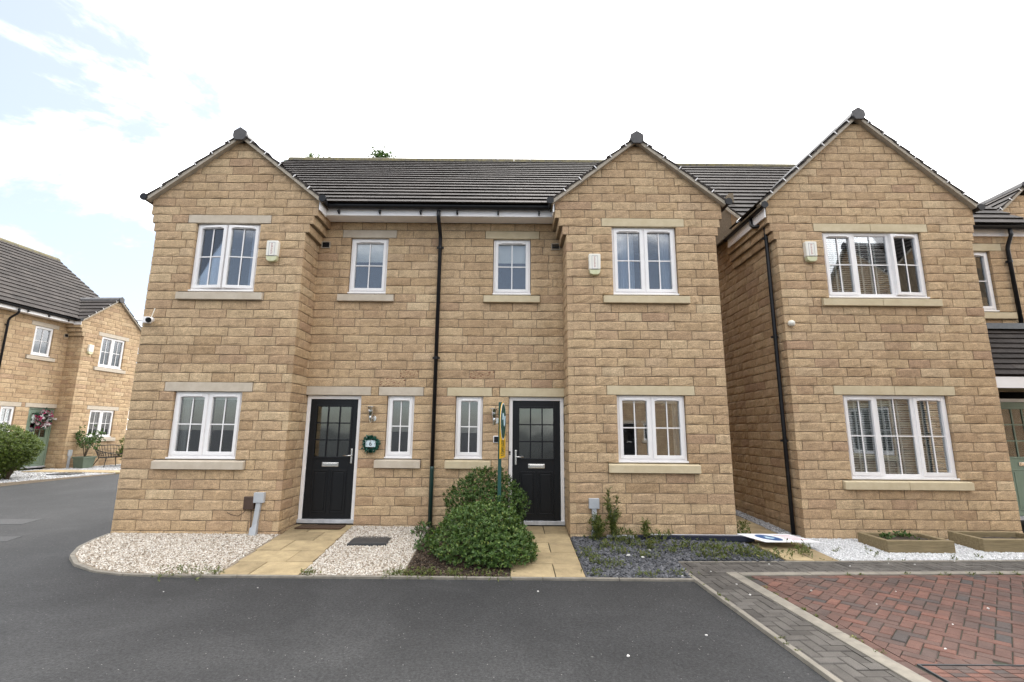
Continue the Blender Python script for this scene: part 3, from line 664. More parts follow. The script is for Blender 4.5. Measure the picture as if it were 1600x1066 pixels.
def semi(name, loc, rz, label, s, door_col, nstones, ntiles, ext=0, lintel='cast_stone', opens=None, dress=True, iron=(), pipe=True, detail=True):
    H = new_house(name, loc, rz, label); R = H['root']
    X = lambda a, b: (min(s*a, s*b), max(s*a, s*b))
    EV_Y, EV_Z, RG_Y, RG_Z = .15, 5.40, 4.5, 8.80; msl = (RG_Z-EV_Z)/(RG_Y-EV_Y)
    m = MB(); xa, xb = X(-ext, 4.84)
    m.prism([(xa, EV_Y+.03, EV_Z-.015), (xa, RG_Y, RG_Z-.02), (xa, 8.8, EV_Z-.015), (xa, 8.8, EV_Z-.06), (xa, RG_Y, RG_Z-.07), (xa, EV_Y+.03, EV_Z-.06)], (0, 0, 0), (xb-xa, 0, 0))
    H['roof'] = m.build('roof', 'tile', R); H['roof'].color = (.4, 0, 0, 1)
    cx, half, zc, gs = s*3.435, 1.475, 5.37, .80
    H['keep'] = lambda p: p[2] > EV_Z+(p[1]-EV_Y)*msl-.16
    # openings
    sw = X(.355, .815); uw = X(.955, 1.625); dr = X(1.262, 2.198); bw = X(2.98, 4.06)
    Zs = dict(gl=(2.1, 2.25), ul=(4.95, 5.1))
    rec_holes = [(*X(.2, .97), 2.1, 2.25), (*X(.2, .97), .9, 1.05), (*sw, 1.05, 2.1), (*X(1.1, 2.21), 2.1, 2.25), (*dr, -.5, 2.1),
                 (*X(.805, 1.785), 4.95, 5.1), (*X(.79, 1.79), 3.75, 3.9), (*uw, 3.9, 4.95)]
    bay_holes = [(*X(2.82, 4.22), 2.1, 2.25), (*X(2.81, 4.23), .9, 1.05), (*bw, 1.05, 2.1), (*X(2.805, 4.21), 4.95, 5.1), (*X(2.8, 4.22), 3.6, 3.75), (*bw, 3.75, 4.95)]
    bx = X(2.208, 4.73)
    bay(H, bx[0], bx[1], 0, -2, .062, .042, s > 0, cx, half, zc, gs, bay_holes, D0, clips=5)
    rx = X(-ext, 2.2); zero = lambda k: 0
    panel(H, (0, D0), 0, (-1, 35), lambda z, k: rx, rec_holes, (zero, zero), H['mort'], H['stones'])
    roof_plane(H, H['tiles'], (xa, EV_Y, EV_Z), (1, 0, 0), (0, RG_Y-EV_Y, RG_Z-EV_Z), xb-xa, math.hypot(RG_Y-EV_Y, RG_Z-EV_Z),
               keep=lambda p: not (abs(p[0]-cx) < half and p[2] < zc+(half-abs(p[0]-cx))*gs-.17))
    ridge_run(H['roof'], (xa, RG_Y, RG_Z+.02), (xb, RG_Y, RG_Z+.02), msl, 'lichen_ridge')
    # lintels and sills
    for (a, b), (z0, z1) in ((X(.203, .967), (2.103, 2.247)), (X(1.103, 2.204), (2.103, 2.247)), (X(.808, 1.782), (4.953, 5.097))): slab(R, 'lintel', a, b, D0-.006, D0+.1, z0, z1, lintel)
    for (a, b), (z0, z1) in ((X(2.823, 4.217), (2.103, 2.247)), (X(2.808, 4.207), (4.953, 5.097))): slab(R, 'lintel', a, b, -.006, .1, z0, z1, lintel)
    for (a, b), (z0, z1), y in ((X(.203, .967), (.903, 1.052), D0), (X(.793, 1.787), (3.753, 3.902), D0), (X(2.813, 4.227), (.903, 1.052), 0), (X(2.803, 4.217), (3.603, 3.752), 0)): slab(R, 'sill', a, b, y-.06, y+.08, z0, z1, lintel, weather=.03)
    # windows
    d = dress
    window(R, *sw, 1.052, 2.1, D0, [1])
    window(R, *uw, 3.902, 4.95, D0, [1], dress=[('roller', .42)] if d else None)
    window(R, *bw, 1.052, 2.1, 0, [.5, .5], dress=[('curtain', bw[0]+.02, bw[0]+.14, 'curtain_grey'), ('curtain', bw[1]-.14, bw[1]-.02, 'curtain_grey'), ('roller', .12)] if d else None)
    window(R, *bw, 3.752, 4.95, 0, [.5, .5], opens=opens, dress=[('curtain', bw[0]+.03, bw[0]+.42, 'curtain_blue'), ('curtain', bw[1]-.24, bw[1]-.03, 'curtain_blue')] if d else None)
    door(R, dr[0], dr[1], .045, 2.1, D0, door_col, hinge_left=(s < 0))
    # eaves: fascia, soffit, gutters
    fa, fb = X(-ext, 2.208); m = MB(); m.box(fa, fb, .265, .285, 5.235, 5.38); m.build('fascia', 'white_plastic', R)
    m = MB(); m.box(fa, fb, .287, D0-.03, 5.238, 5.252); m.build('soffit', 'white_plastic', R)
    ia = s*1.945
    m = MB(); a, b = X(1.985, 2.005); m.box(a, b, -.02, .262, 5.20, 5.36); m.build('fascia', 'white_plastic', R)
    gutter(R, [(s*1.93, -.09, 5.393), (s*1.93, .205, 5.393), (s*-ext, .205, 5.393)]); end_cap(R, (s*1.93, -.10, 5.378), (0, 1, 0))
    gutter(R, [(s*4.955, -.10, 5.393), (s*4.955, 3.0, 5.393)]); end_cap(R, (s*4.955, -.11, 5.378), (0, 1, 0))
    for i in range(3):
        x = s*(.32+.72*i); m = MB(); m.box(x-.014, x+.014, .235, .268, 5.26, 5.33); m.box(x-.014, x+.014, .185, .236, 5.275, 5.295); m.build('gutter_bracket', 'black_plastic', R)
    if pipe:
        downpipe(R, [(0, .205, 5.31), (0, .205, 5.20), (0, .25, 5.13), (0, .47, 5.00), (0, .515, 4.90), (0, .515, .93)], brackets=((4.75, 0, .515), (2.75, 0, .515)))
        downpipe(R, [(0, .515, .94), (0, .515, .90), (0, .515, -.06)], colour='green_pipe', r=.036, nm='downpipe_foot')
    vx = s*(2.075 if s > 0 else 2.07); vz = 4.80
    m = MB(); frame4(m, vx-.075, vx+.075, vz-.062, vz+.062, D0-.03, D0+.02, .012); m.build('air_vent', 'verge_mortar', R)
    v = MB()
    for i in range(9): v.box(vx-.06+i*.0145, vx-.054+i*.0145, D0-.024, D0+.01, vz-.05, vz+.05)
    v.box(vx-.062, vx+.062, D0-.005, D0+.01, vz-.05, vz+.05); v.build('vent_grille', 'black_plastic', R)
    # the sides and back, closed
    m = MB(); ox = s*4.73 - s*.1
    m.prism([(ox, .1, -.3), (ox, 8.3, -.3), (ox, 8.3, 5.33), (ox, 4.5, 8.66), (ox, .62, 5.62), (ox, .1, 5.33)], (0, 0, 0), (s*.095, 0, 0)); m.build('side_wall', 'stone_joined', R)
    m = MB(); a, b = X(-ext, 4.72); m.box(a, b, 8.2, 8.3, -.3, 5.33); m.build('rear_wall', 'stone_joined', R)
    m = MB(); px = s*(-ext); m.box(min(px, px+s*.05), max(px, px+s*.05), D0+.12, 8.2, -.3, 5.3); m.build('party_wall', 'mortar', R)
    finish_house(H, nstones, ntiles, iron)
    return H
HL = semi('house', (-1.3, 0, 0), 0, 'sandstone house with black door, teal wreath beside it and upstairs sashes ajar', -1, 'black', 300, 260,
          opens=(-.10, .10), iron=((-.46, 2.47), (-.65, 2.32)))
HR = semi('house', (-1.3, 0, 0), 0, 'sandstone house with black door behind the green shrubs and yellow sale board', 1, 'black', 300, 260, lintel='cast_stone_cream', iron=((.90, 2.44),), pipe=False)
LR = rad(86.5); lex = (math.cos(LR), math.sin(LR)); lo = (-16.05-2.808*lex[0], 10.81-2.808*lex[1])
HF = semi('house', (lo[0], lo[1], .11), LR, 'sandstone house at the left with sage door and flower wreath beside a rounded bush', 1, 'frame_sage', 300, 200, ext=1.4, dress=False)

def third(loc=(4.606, .256, .054), rz=0, label='wider sandstone house with three-light windows, venetian blinds and timber planters in front', ns=300, ntl=200):
    H = new_house('house', loc, rz, label); R = H['root']
    D3 = .85; EY, EZ, RY, RZ = .69, 5.42, 4.57, 8.86; msl = (RZ-EZ)/(RY-EY); xa, xb = -.12, 5.42
    m = MB(); m.prism([(xa, EY+.03, EZ-.015), (xa, RY, RZ-.02), (xa, 8.5, EZ-.015), (xa, 8.5, EZ-.06), (xa, RY, RZ-.07), (xa, EY+.03, EZ-.06)], (0, 0, 0), (xb-xa, 0, 0))
    H['roof'] = m.build('roof', 'tile', R); H['roof'].color = (.4, 0, 0, 1)
    cx, half, zc, gs = 1.63, 1.90, 5.43, .92
    H['keep'] = lambda p: p[2] > EZ+(p[1]-EY)*msl-.16
    lw = (.84, 2.56); holes = [(.70, 2.70, 2.1, 2.25), (.68, 2.72, .6, .75), (*lw, .75, 2.1), (.665, 2.66, 4.95, 5.1), (.665, 2.68, 3.6, 3.75), (.81, 2.53, 3.75, 4.95)]
    x0, x1 = 0, 3.41; zero = lambda k: 0; par = lambda k: .1 if k % 2 == 0 else 0; parr = lambda k: .1 if k % 2 == 1 else 0
    bay(H, x0, x1, 0, -3, .045, .035, True, cx, half, zc, gs, holes, 1.6, clips=7, roofback=2.6)
    # long side wall along the alley (behind the corner return)
    panel(H, (0, 7.6), -math.pi/2, (-2, 37), lambda z, k: (0, 6.0), [], (zero, zero), H['mort'], H['stones'])
    H['mort'].box(.0, .09, 1.6, 6.5, 5.5, 6.5)
    # recess to the right of the bay
    panel(H, (0, D3), 0, (-1, 35), lambda z, k: (3.41, 5.4), [(3.6, 4.80, 4.95, 5.1), (3.62, 4.82, 3.6, 3.75), (3.87, 4.56, 3.75, 4.95), (4.13, 5.2, -.5, 2.25)], (zero, zero), H['mort'], H['stones'])
    roof_plane(H, H['tiles'], (xa, EY, EZ), (1, 0, 0), (0, RY-EY, RZ-EZ), xb-xa, math.hypot(RY-EY, RZ-EZ), keep=lambda p: not (abs(p[0]-cx) < half and p[2] < zc+(half-abs(p[0]-cx))*gs-.17))
    ridge_run(H['roof'], (xa, RY, RZ+.02), (xb, RY, RZ+.02), msl, 'lichen_ridge')
    cs = 'cast_stone_cream'
    for (a, b, z0, z1) in ((.703, 1.70, 2.103, 2.247), (1.706, 2.697, 2.103, 2.247), (.668, 1.66, 4.953, 5.097), (1.666, 2.657, 4.953, 5.097)): slab(R, 'lintel', a, b, -.006, .1, z0, z1, cs)
    for (a, b, z0, z1) in ((.683, 1.70, .603, .752), (1.706, 2.717, .603, .752), (.668, 1.672, 3.603, 3.752), (1.678, 2.677, 3.603, 3.752)): slab(R, 'sill', a, b, -.06, .08, z0, z1, cs, weather=.03)
    slab(R, 'lintel', 3.603, 4.797, D3-.006, D3+.1, 4.953, 5.097, cs); slab(R, 'sill', 3.623, 4.817, D3-.06, D3+.08, 3.603, 3.752, cs, weather=.03)
    tapes = lambda a, b: [a+.27, a+.36, (a+b)/2-.13, (a+b)/2+.02, (a+b)/2+.12, b-.33, b-.22]
    window(R, *lw, .752, 2.1, 0, [.32, .36, .32], dress=[('venetian', tapes(*lw))], slim=(1,))
    window(R, .81, 2.53, 3.752, 4.95, 0, [.32, .36, .32], opens=(0, 0, .09), dress=[('venetian', tapes(.81, 2.53))], slim=(1,))
    window(R, 3.87, 4.56, 3.752, 4.95, D3, [1], dress=[('roller', 1.0)])
    door(R, 4.14, 5.08, .045, 2.13, D3, 'sage', hinge_left=True)
    # porch canopy between the bays
    pm = MB(); pm.prism([(3.43, D3-.02, 3.46), (3.43, .06, 2.43), (3.43, .06, 2.38), (3.43, D3-.02, 2.38)], (0, 0, 0), (1.62, 0, 0)); P = pm.build('porch_roof', 'tile', R); P.color = (.3, 0, 0, 1)
    us = np.array([0, D3-.08, 1.03]); sl = np.linalg.norm(us); us /= sl; n = 0
    tt = []; H2 = dict(wm=H['wm']); roof_plane(H2, tt, (3.43, .05, 2.44), (1, 0, 0), us, 1.62, sl, gauge=.125)
    for p in tt:
        o = bpy.data.objects.new('porch_tile', p['me']); COL.objects.link(o); o.parent = P; o.matrix_basis = Matrix(p['M'].tolist()); o.color = (*p['t'], 1)
    m = MB(); m.prism([(3.425, D3-.02, 3.50), (3.425, D3-.14, 3.50), (3.425, D3-.20, 3.38), (3.425, D3-.02, 3.40)], (0, 0, 0), (1.62, 0, 0)); m.build('lead_flashing', 'drain_iron', R)
    m = MB(); m.box(3.42, 5.05, .03, .058, 2.24, 2.425); m.build('porch_fascia', 'white_plastic', R)
    m = MB(); m.box(3.42, 5.05, .06, D3-.02, 2.26, 2.375); m.build('porch_soffit', 'timber', R)
    # eaves
    m = MB(); m.box(3.41, 5.40, .80-.0, .815, 5.235, 5.39); m.build('fascia', 'white_plastic', R)
    gutter(R, [(3.50, .70, 5.39), (5.40, .70, 5.39)])
    m = MB(); m.box(4.0, 4.028, .73, .80, 5.27, 5.378); m.build('gutter_bracket', 'black_plastic', R)
    downpipe(R, [(4.88, .70, 5.33), (4.88, .70, 5.22), (4.87, .72, 5.16), (4.86, .77, 5.04), (4.86, .79, 4.96), (4.86, .79, 3.5)], brackets=((4.72, 4.86, .79),))
    gutter(R, [(-.20, -.09, 5.42), (-.20, 1.45, 5.42)]); end_cap(R, (-.20, -.10, 5.405), (0, 1, 0)); end_cap(R, (-.20, 1.45, 5.405), (0, 1, 0))
    m = MB(); m.box(-.185, -.160, -.02, 1.44, 5.20, 5.40); m.build('fascia', 'white_plastic', R)
    m = MB(); m.box(-.159, -.01, .6, 1.435, 5.405, 5.42); m.box(-.159, -.012, 1.42, 1.44, 5.20, 5.40); m.build('soffit', 'white_plastic', R)
    gutter(R, [(3.58, -.10, 5.40), (3.58, .6, 5.40)]); end_cap(R, (3.58, -.11, 5.385), (0, 1, 0))
    downpipe(R, [(-.20, .42, 5.37), (-.20, .42, 5.24), (-.19, .36, 5.18), (-.085, .22, 5.15), (-.07, .20, 5.08), (-.07, .20, 1.6), (-.07, .20, -.12)], brackets=((4.9, -.07, .2), (3.1, -.07, .2), (1.35, -.07, .2)))
    # lead valley between bay roof and main roof
    for sg in (-1, 1):
        a = Vector((cx+sg*half, EY+(zc-EZ)/msl, zc+.05)); t = Vector((cx, EY+(zc+half*gs-EZ)/msl, zc+half*gs+.05)); d = (t-a).normalized(); w = Vector((.05, -.03, .02))
        m = MB(); b = a+(t-a)*.5; m.add([a-w, a+w, b+w, b-w, a-w-Vector((0, 0, .03)), a+w-Vector((0, 0, .03)), b+w-Vector((0, 0, .03)), b-w-Vector((0, 0, .03))], BOXF); m.build('valley_lead', 'lead', H['roof'])
    m = MB(); m.box(0.1, 5.1, 7.5, 7.6, -.3, 5.3); m.build('rear_wall', 'stone_joined', R)
    # gable peak over the alley wall
    m = MB(); m.prism([(.0, .95, 5.5), (.0, 7.6, 5.5), (.0, RY, RZ-.1)], (0.005, 0, 0), (.095, 0, 0)); m.build('side_gable', 'stone_joined', R)
    m = MB(); m.prism([(xa-.01, EY+.02, EZ-.055), (xa-.01, RY, RZ-.065), (xa-.01, RY, RZ+.0), (xa-.01, EY+.02, EZ+.01)], (0, 0, 0), (.12, 0, 0)); m.build('verge_bedding', 'verge_mortar', R)
    finish_house(H, ns, ntl)
    return H
HT = third()
def set_back():
    H = new_house('house', (11.64-1.63, 2.5, 0.0), 0, 'gable end of a sandstone house set back at the far right edge'); R = H['root']
    cx, half, zc, gs = 1.63, 1.90, 5.38, .92
    m = MB(); m.prism([(cx-half+.03, .2, zc-.03), (cx, .2, zc+half*gs-.03), (cx+half-.03, .2, zc-.03), (cx+half-.03, .2, zc-.08), (cx, .2, zc+half*gs-.09), (cx-half+.03, .2, zc-.08)], (0, 0, 0), (0, 5, 0))
    H['roof'] = m.build('roof', 'tile', R); H['roof'].color = (.4, 0, 0, 1)
    bay(H, 0, 3.41, 0, -1, .045, .035, True, cx, half, zc, gs, [], .8, clips=7, roofback=2.6)
    finish_house(H, 120, 100)
set_back()

# houses across the close: behind the camera, mirrored in the window glass
semi('house', (9.0, -22.0, .0), math.pi, 'sandstone house across the road, mirrored in the lower windows', 1, 'black', 0, 0, ext=2.0, dress=False, pipe=False)
third((10.6, -4.5, .2), rad(-90), 'wider sandstone gable house on the right side of the close, mirrored in the three-light windows', 0, 0)

# ------------------------------------------------------------------ ground surfaces in front of the houses
STRUCT = dict(kind='structure')
def inpoly(P, poly):
    x, y = P[:, 0], P[:, 1]; ins = np.zeros(len(P), bool); n = len(poly)
    for i in range(n):
        (x0, y0), (x1, y1) = poly[i], poly[(i+1) % n]
        c = ((y0 > y) != (y1 > y)) & (x < (x1-x0)*(y-y0)/((y1-y0) if y1 != y0 else 1e-9)+x0); ins ^= c
    return ins
t_ = (1+5**.5)/2
ICO_V = np.array([(-1, t_, 0), (1, t_, 0), (-1, -t_, 0), (1, -t_, 0), (0, -1, t_), (0, 1, t_), (0, -1, -t_), (0, 1, -t_), (t_, 0, -1), (t_, 0, 1), (-t_, 0, -1), (-t_, 0, 1)])/math.hypot(1, t_)
ICO_F = np.array([(0, 11, 5), (0, 5, 1), (0, 1, 7), (0, 7, 10), (0, 10, 11), (1, 5, 9), (5, 11, 4), (11, 10, 2), (10, 7, 6), (7, 1, 8), (3, 9, 4), (3, 4, 2), (3, 2, 6), (3, 6, 8), (3, 8, 9), (4, 9, 5), (2, 4, 11), (6, 2, 10), (8, 6, 7), (9, 8, 1)])
def rots(n, tilt):
    a = RNG.uniform(0, 2*np.pi, n); b = RNG.normal(0, tilt, n); c = RNG.normal(0, tilt, n)
    ca, sa, cb, sb, cc, sc = np.cos(a), np.sin(a), np.cos(b), np.sin(b), np.cos(c), np.sin(c); Z = np.zeros(n); O = np.ones(n)
    Rz = np.stack([np.stack([ca, -sa, Z], -1), np.stack([sa, ca, Z], -1), np.stack([Z, Z, O], -1)], 1)
    Rx = np.stack([np.stack([O, Z, Z], -1), np.stack([Z, cb, -sb], -1), np.stack([Z, sb, cb], -1)], 1)
    Ry = np.stack([np.stack([cc, Z, sc], -1), np.stack([Z, O, Z], -1), np.stack([-sc, Z, cc], -1)], 1)
    return Rz @ Rx @ Ry
def pebbles(name, poly, density, size, flat, mat, zf, label, category, lift=.004, tilt=.6, mound=0):
    poly = np.array(poly); lo, hi = poly.min(0), poly.max(0); n0 = int((hi-lo).prod()*density)
    P = RNG.uniform(lo, hi, (n0, 2)); P = P[inpoly(P, poly)]; n = len(P)
    shapes = ICO_V[None]*RNG.uniform(.65, 1.25, (10, 12, 1)); sh = shapes[RNG.integers(0, 10, n)]
    s = RNG.uniform(.55, 1.25, n)[:, None]*size; sc = np.concatenate([s*RNG.uniform(.8, 1.3, (n, 1)), s*RNG.uniform(.55, 1, (n, 1)), s*RNG.uniform(flat, flat*1.4, (n, 1))], 1)
    V = np.einsum('nij,nvj->nvi', rots(n, tilt), sh*sc[:, None, :])
    zz = np.array([zf(a, b) for a, b in P]) + lift + RNG.uniform(-.3, .6, n)*size*flat
    V += np.concatenate([P, zz[:, None]], 1)[:, None, :]
    F = (ICO_F[None]+np.arange(n)[:, None, None]*12).reshape(-1, 3)
    T = np.repeat(np.stack([RNG.beta(1.6, 1.3, n), np.zeros(n), np.zeros(n)], 1), 12, 0)
    return link(name, fast_mesh(name, V.reshape(-1, 3), F, mat, T), kind='stuff', label=label, category=category)
KY = -1.745
bedL = [(-6.02, .02), (-5.98, -.30), (-5.88, -.66), (-5.66, -1.02), (-5.32, -1.34), (-4.9, -1.58), (-4.45, -1.71), (-4.0, KY), (-3.37, KY), (-3.47, .02)]
bedM = [(-2.43, KY), (-1.25, KY), (-1.3, .56), (-2.56, .56)]
bedS = [(-1.25, KY), (-.0, KY), (-.02, .56), (-1.3, .56)]
bedR = [(.885, KY), (2.12, KY), (2.14, -1.07), (3.60, -1.01), (3.47, .02), (.91, .02)]
bedA = [(4.33, -.955), (9.2, -.72), (9.2, .24), (4.56, .24), (4.36, .2)]
alley = [(3.62, -1.005), (4.31, -.96), (4.34, .2), (4.34, 7), (3.47, 7), (3.49, 0)]
alleyg = [(4.345, .21), (4.58, .25), (4.58, 7), (4.345, 7)]
sheet('gravel_bed', bedL, bed_z, 'bed_base', **STRUCT); sheet('gravel_bed', bedM, bed_z, 'bed_base', **STRUCT)
sheet('shrub_bed', bedS, bed_z, 'soil', **STRUCT); sheet('slate_bed', bedR, bed_z, 'slate_base', **STRUCT)
sheet('white_gravel_bed', bedA, bed_z, 'white_base', **STRUCT); sheet('alley_gravel_bed', alleyg, bed_z, 'slate_base', **STRUCT)
shrink = lambda poly, d=.02: [(x+(np.mean([p[0] for p in poly])-x)*d, y+(np.mean([p[1] for p in poly])-y)*d) for x, y in poly]
pebbles('gravel', shrink(bedL), 4200, .0125, .55, 'pebble', bed_z, 'cream and tan gravel spread below the bay window left of the slab path', 'gravel')
pebbles('gravel', shrink(bedM), 4200, .0125, .55, 'pebble', bed_z, 'cream gravel round the black drain cover between path and shrubs', 'gravel')
pebbles('gravel', shrink(bedA, .01), 4500, .0105, .6, 'white_pebble', bed_z, 'bright white gravel under the timber planters', 'gravel')
pebbles('gravel', alleyg, 2600, .015, .6, 'grey_pebble', bed_z, 'grey pebbles along the foot of the alley wall', 'gravel')
pebbles('bark_mulch', shrink(bedS, .03), 1500, .020, .35, 'mulch', bed_z, 'dark bark mulch and litter under the shrubs', 'mulch', tilt=.7)
pebbles('slate_chippings', shrink(bedR), 2000, .030, .20, 'slate', bed_z, 'dark grey slate chippings under the bay window with weeds', 'gravel', tilt=.45)
# slabs of the paths, each its own piece
def slabs(name, label, rows, zf, th=.045):
    base = None
    P = empty(name, kind='structure')
    for (y0, y1, cuts) in rows:
        for i in range(len(cuts)-1):
            g = .0055; x0, x1 = cuts[i]+g, cuts[i+1]-g; a, b = y0+g, y1-g; dz = random.uniform(-.003, .003)
            m = MB(); q = [(x0, a), (x1, a), (x1, b), (x0, b)]
            m.hexa([(x, y, zf(x, y)-th+dz) for x, y in q] + [(x, y, zf(x, y)+.012+dz) for x, y in q])
            o = m.build('paving_slab', 'flag', P, bevel=.004); o.color = (random.random(), 0, 0, 1)
    return P
def pathrows(xa, xb, xa2, xb2, y0, y1, n, seq):
    rows = []
    for i in range(n):
        a = y0+(y1-y0)*i/n; b = y0+(y1-y0)*(i+1)/n; t = (i+.5)/n; l = xa+(xa2-xa)*t; r = xb+(xb2-xb)*t
        rows.append((a, b, [l]+[l+(r-l)*f for f in seq[i % len(seq)]]+[r]))
    return rows
slabs('path', '', pathrows(-3.36, -2.43, -3.50, -2.56, KY, .60, 5, [[.38], [.64], [.36], [.66]]), bed_z)
slabs('path', '', pathrows(.005, .88, -.02, .90, KY, .60, 5, [[.60], [.30], [.62], [.34]]), bed_z)
slabs('path', '', pathrows(3.63, 4.31, 3.48, 4.33, -.99, .9, 4, [[.55], []]) + pathrows(3.48, 4.33, 3.48, 4.33, .9, 6.9, 10, [[.5], []]), bed_z)
sheet('path_bedding', [(-3.36, KY), (-2.43, KY), (-2.56, .6), (-3.5, .6)], lambda x, y: bed_z(x, y)-.006, 'sand_joint', **STRUCT)
sheet('path_bedding', [(.005, KY), (.88, KY), (.9, .6), (-.02, .6)], lambda x, y: bed_z(x, y)-.006, 'sand_joint', **STRUCT)
sheet('path_bedding', alley, lambda x, y: bed_z(x, y)-.006, 'sand_joint', **STRUCT)
# pin kerbs
def kerb(name, pts, w, zf, mat='concrete', seg=.9, h=.16, up=.012, **props):
    """kerb units laid along a polyline"""
    P = empty(name, kind='structure'); P0 = [Vector((*p, 0)) for p in pts]
    # resample into units
    for i in range(len(P0)-1):
        a, b = P0[i], P0[i+1]; Ln = (b-a).length; N = max(1, int(round(Ln/seg))); d = (b-a).normalized(); s = Vector((-d.y, d.x, 0))
        for k in range(N):
            p = a+d*(Ln*k/N+.003); q = a+d*(Ln*(k+1)/N-.003); m = MB(); qd = [p, q, q+s*w, p+s*w]; dz = up+random.uniform(-.002, .002)
            m.hexa([(c.x, c.y, zf(c.x, c.y)-h) for c in qd] + [(c.x, c.y, zf(c.x, c.y)+dz) for c in qd]); m.build('kerb_stone', mat, P, bevel=.006)
zk = lambda x, y: -.140
kerb('kerb', [(p[0]-.045*0, p[1]) for p in bedL[:8]], -.05, lambda x, y: max(road_z(x, y)+.012, bed_z(x, y)-.01), seg=.8)
kerb('kerb', [(-4.0, KY-.05), (2.13, KY-.05)], .05, zk, seg=.9)
# block paving
PZ = -.125
tilt = lambda x: .047*(x-2.78)
pvL = lambda y: 2.14+(-1.49-y)*.042         # tarmac side of the grey strip
cL = lambda y: 2.58+(-1.53-y)*.050; cR = lambda y: 2.72+(-1.53-y)*.045
kerb('kerb', [(pvL(-1.05)-.05, -1.05), (pvL(-6)-.05, -6.0)], .05, lambda x, y: PZ, seg=.9, up=.004)
kerb('kerb', [(cL(-1.53), -1.53), (cL(-6), -6.0)], .135, lambda x, y: PZ, seg=.9, up=.008)
kerb('kerb', [(2.73, -1.645+tilt(2.73)), (9.5, -1.645+tilt(9.5))], .115, lambda x, y: PZ, seg=.9, up=.008)
kerb('kerb', [(2.14, -1.09), (9.5, -1.09+.045*7.2)], .045, lambda x, y: PZ, seg=.9, up=.010)
def clip(poly, a, b, c):
    """keep a*x+b*y<=c"""
    out = []
    for i in range(len(poly)):
        p, q = poly[i], poly[(i+1) % len(poly)]; dp = a*p[0]+b*p[1]-c; dq = a*q[0]+b*q[1]-c
        if dp <= 0: out.append(p)
        if dp*dq < 0: t = dp/(dp-dq); out.append((p[0]+(q[0]-p[0])*t, p[1]+(q[1]-p[1])*t))
    return out
def paver_mesh(mat, w, l, b=.006):
    m = MB(); m.add([(0, 0, -.05), (w, 0, -.05), (w, l, -.05), (0, l, -.05), (0, 0, -b), (w, 0, -b), (w, l, -b), (0, l, -b), (b, b, 0), (w-b, b, 0), (w-b, l-b, 0), (b, l-b, 0)],
              [(0, 1, 5, 4), (1, 2, 6, 5), (2, 3, 7, 6), (3, 0, 4, 7), (4, 5, 9, 8), (5, 6, 10, 9), (6, 7, 11, 10), (7, 4, 8, 11), (8, 9, 10, 11)]); return m.mesh('paver', mat)
def herringbone(parent, mat, org, ang, planes, box, limit, hole=None, sz=.1, zf=lambda x, y: PZ, extra=()):
    g = .0035; me = paver_mesh(mat, 2*sz-2*g, sz-2*g); pieces = []; ca, sa = math.cos(ang), math.sin(ang); N = int(max(box)/sz)+4
    for a in range(-N, N):
        for b in range(-N, N):
            d = (a-b) % 4
            if d == 0: rect = (a, b, a+2, b+1); rot = 0
            elif d == 3: rect = (a, b, a+1, b+2); rot = 1
            else: continue
            pts = [((x*sz), (y*sz)) for x, y in ((rect[0], rect[1]), (rect[2], rect[1]), (rect[2], rect[3]), (rect[0], rect[3]))]
            W = [(org[0]+ca*x-sa*y, org[1]+sa*x+ca*y) for x, y in pts]
            cxy = (sum(p[0] for p in W)/4, sum(p[1] for p in W)/4)
            if hole and hole[0] < cxy[0] < hole[1] and hole[2] < cxy[1] < hole[3]: continue
            C = W
            for pl in planes:
                C = clip(C, *pl)
                if len(C) < 3: break
            if len(C) < 3: continue
            z = zf(*cxy)+random.uniform(-.003, .003); t = (min(1, max(0, random.gauss(.5, .24))), 0, 0)
            area = abs(sum(C[i][0]*C[(i+1) % len(C)][1]-C[(i+1) % len(C)][0]*C[i][1] for i in range(len(C))))/2
            if area < .0015: continue
            if len(C) == 4 and abs(area-2*sz*sz) < 1e-6:
                if rot == 0: o = W[0]; an = ang
                else: o = W[1]; an = ang+math.pi/2
                c_, s_ = math.cos(an), math.sin(an)
                M = np.array([[c_, -s_, 0, o[0]+c_*g-s_*g], [s_, c_, 0, o[1]+s_*g+c_*g], [0, 0, 1, z], [0, 0, 0, 1.]]); pm = me
            else:
                cc = (sum(p[0] for p in C)/len(C), sum(p[1] for p in C)/len(C)); q = [(p[0]+(cc[0]-p[0])*.05, p[1]+(cc[1]-p[1])*.05) for p in C]
                m = MB(); m.prism([(p[0]-cc[0], p[1]-cc[1], 0) for p in q], (0, 0, -.05), (0, 0, -.001)); pm = m.mesh('paver', mat)
                M = np.eye(4); M[:3, 3] = (cc[0], cc[1], z)
            pieces.append(dict(me=pm, M=M, t=t, s=score(M, np.eye(4), area, np.array([0, 0, 1.]))))
    pieces += list(extra)
    scatter(pieces, parent, np.eye(4), 'paver', 'paver_field', limit)
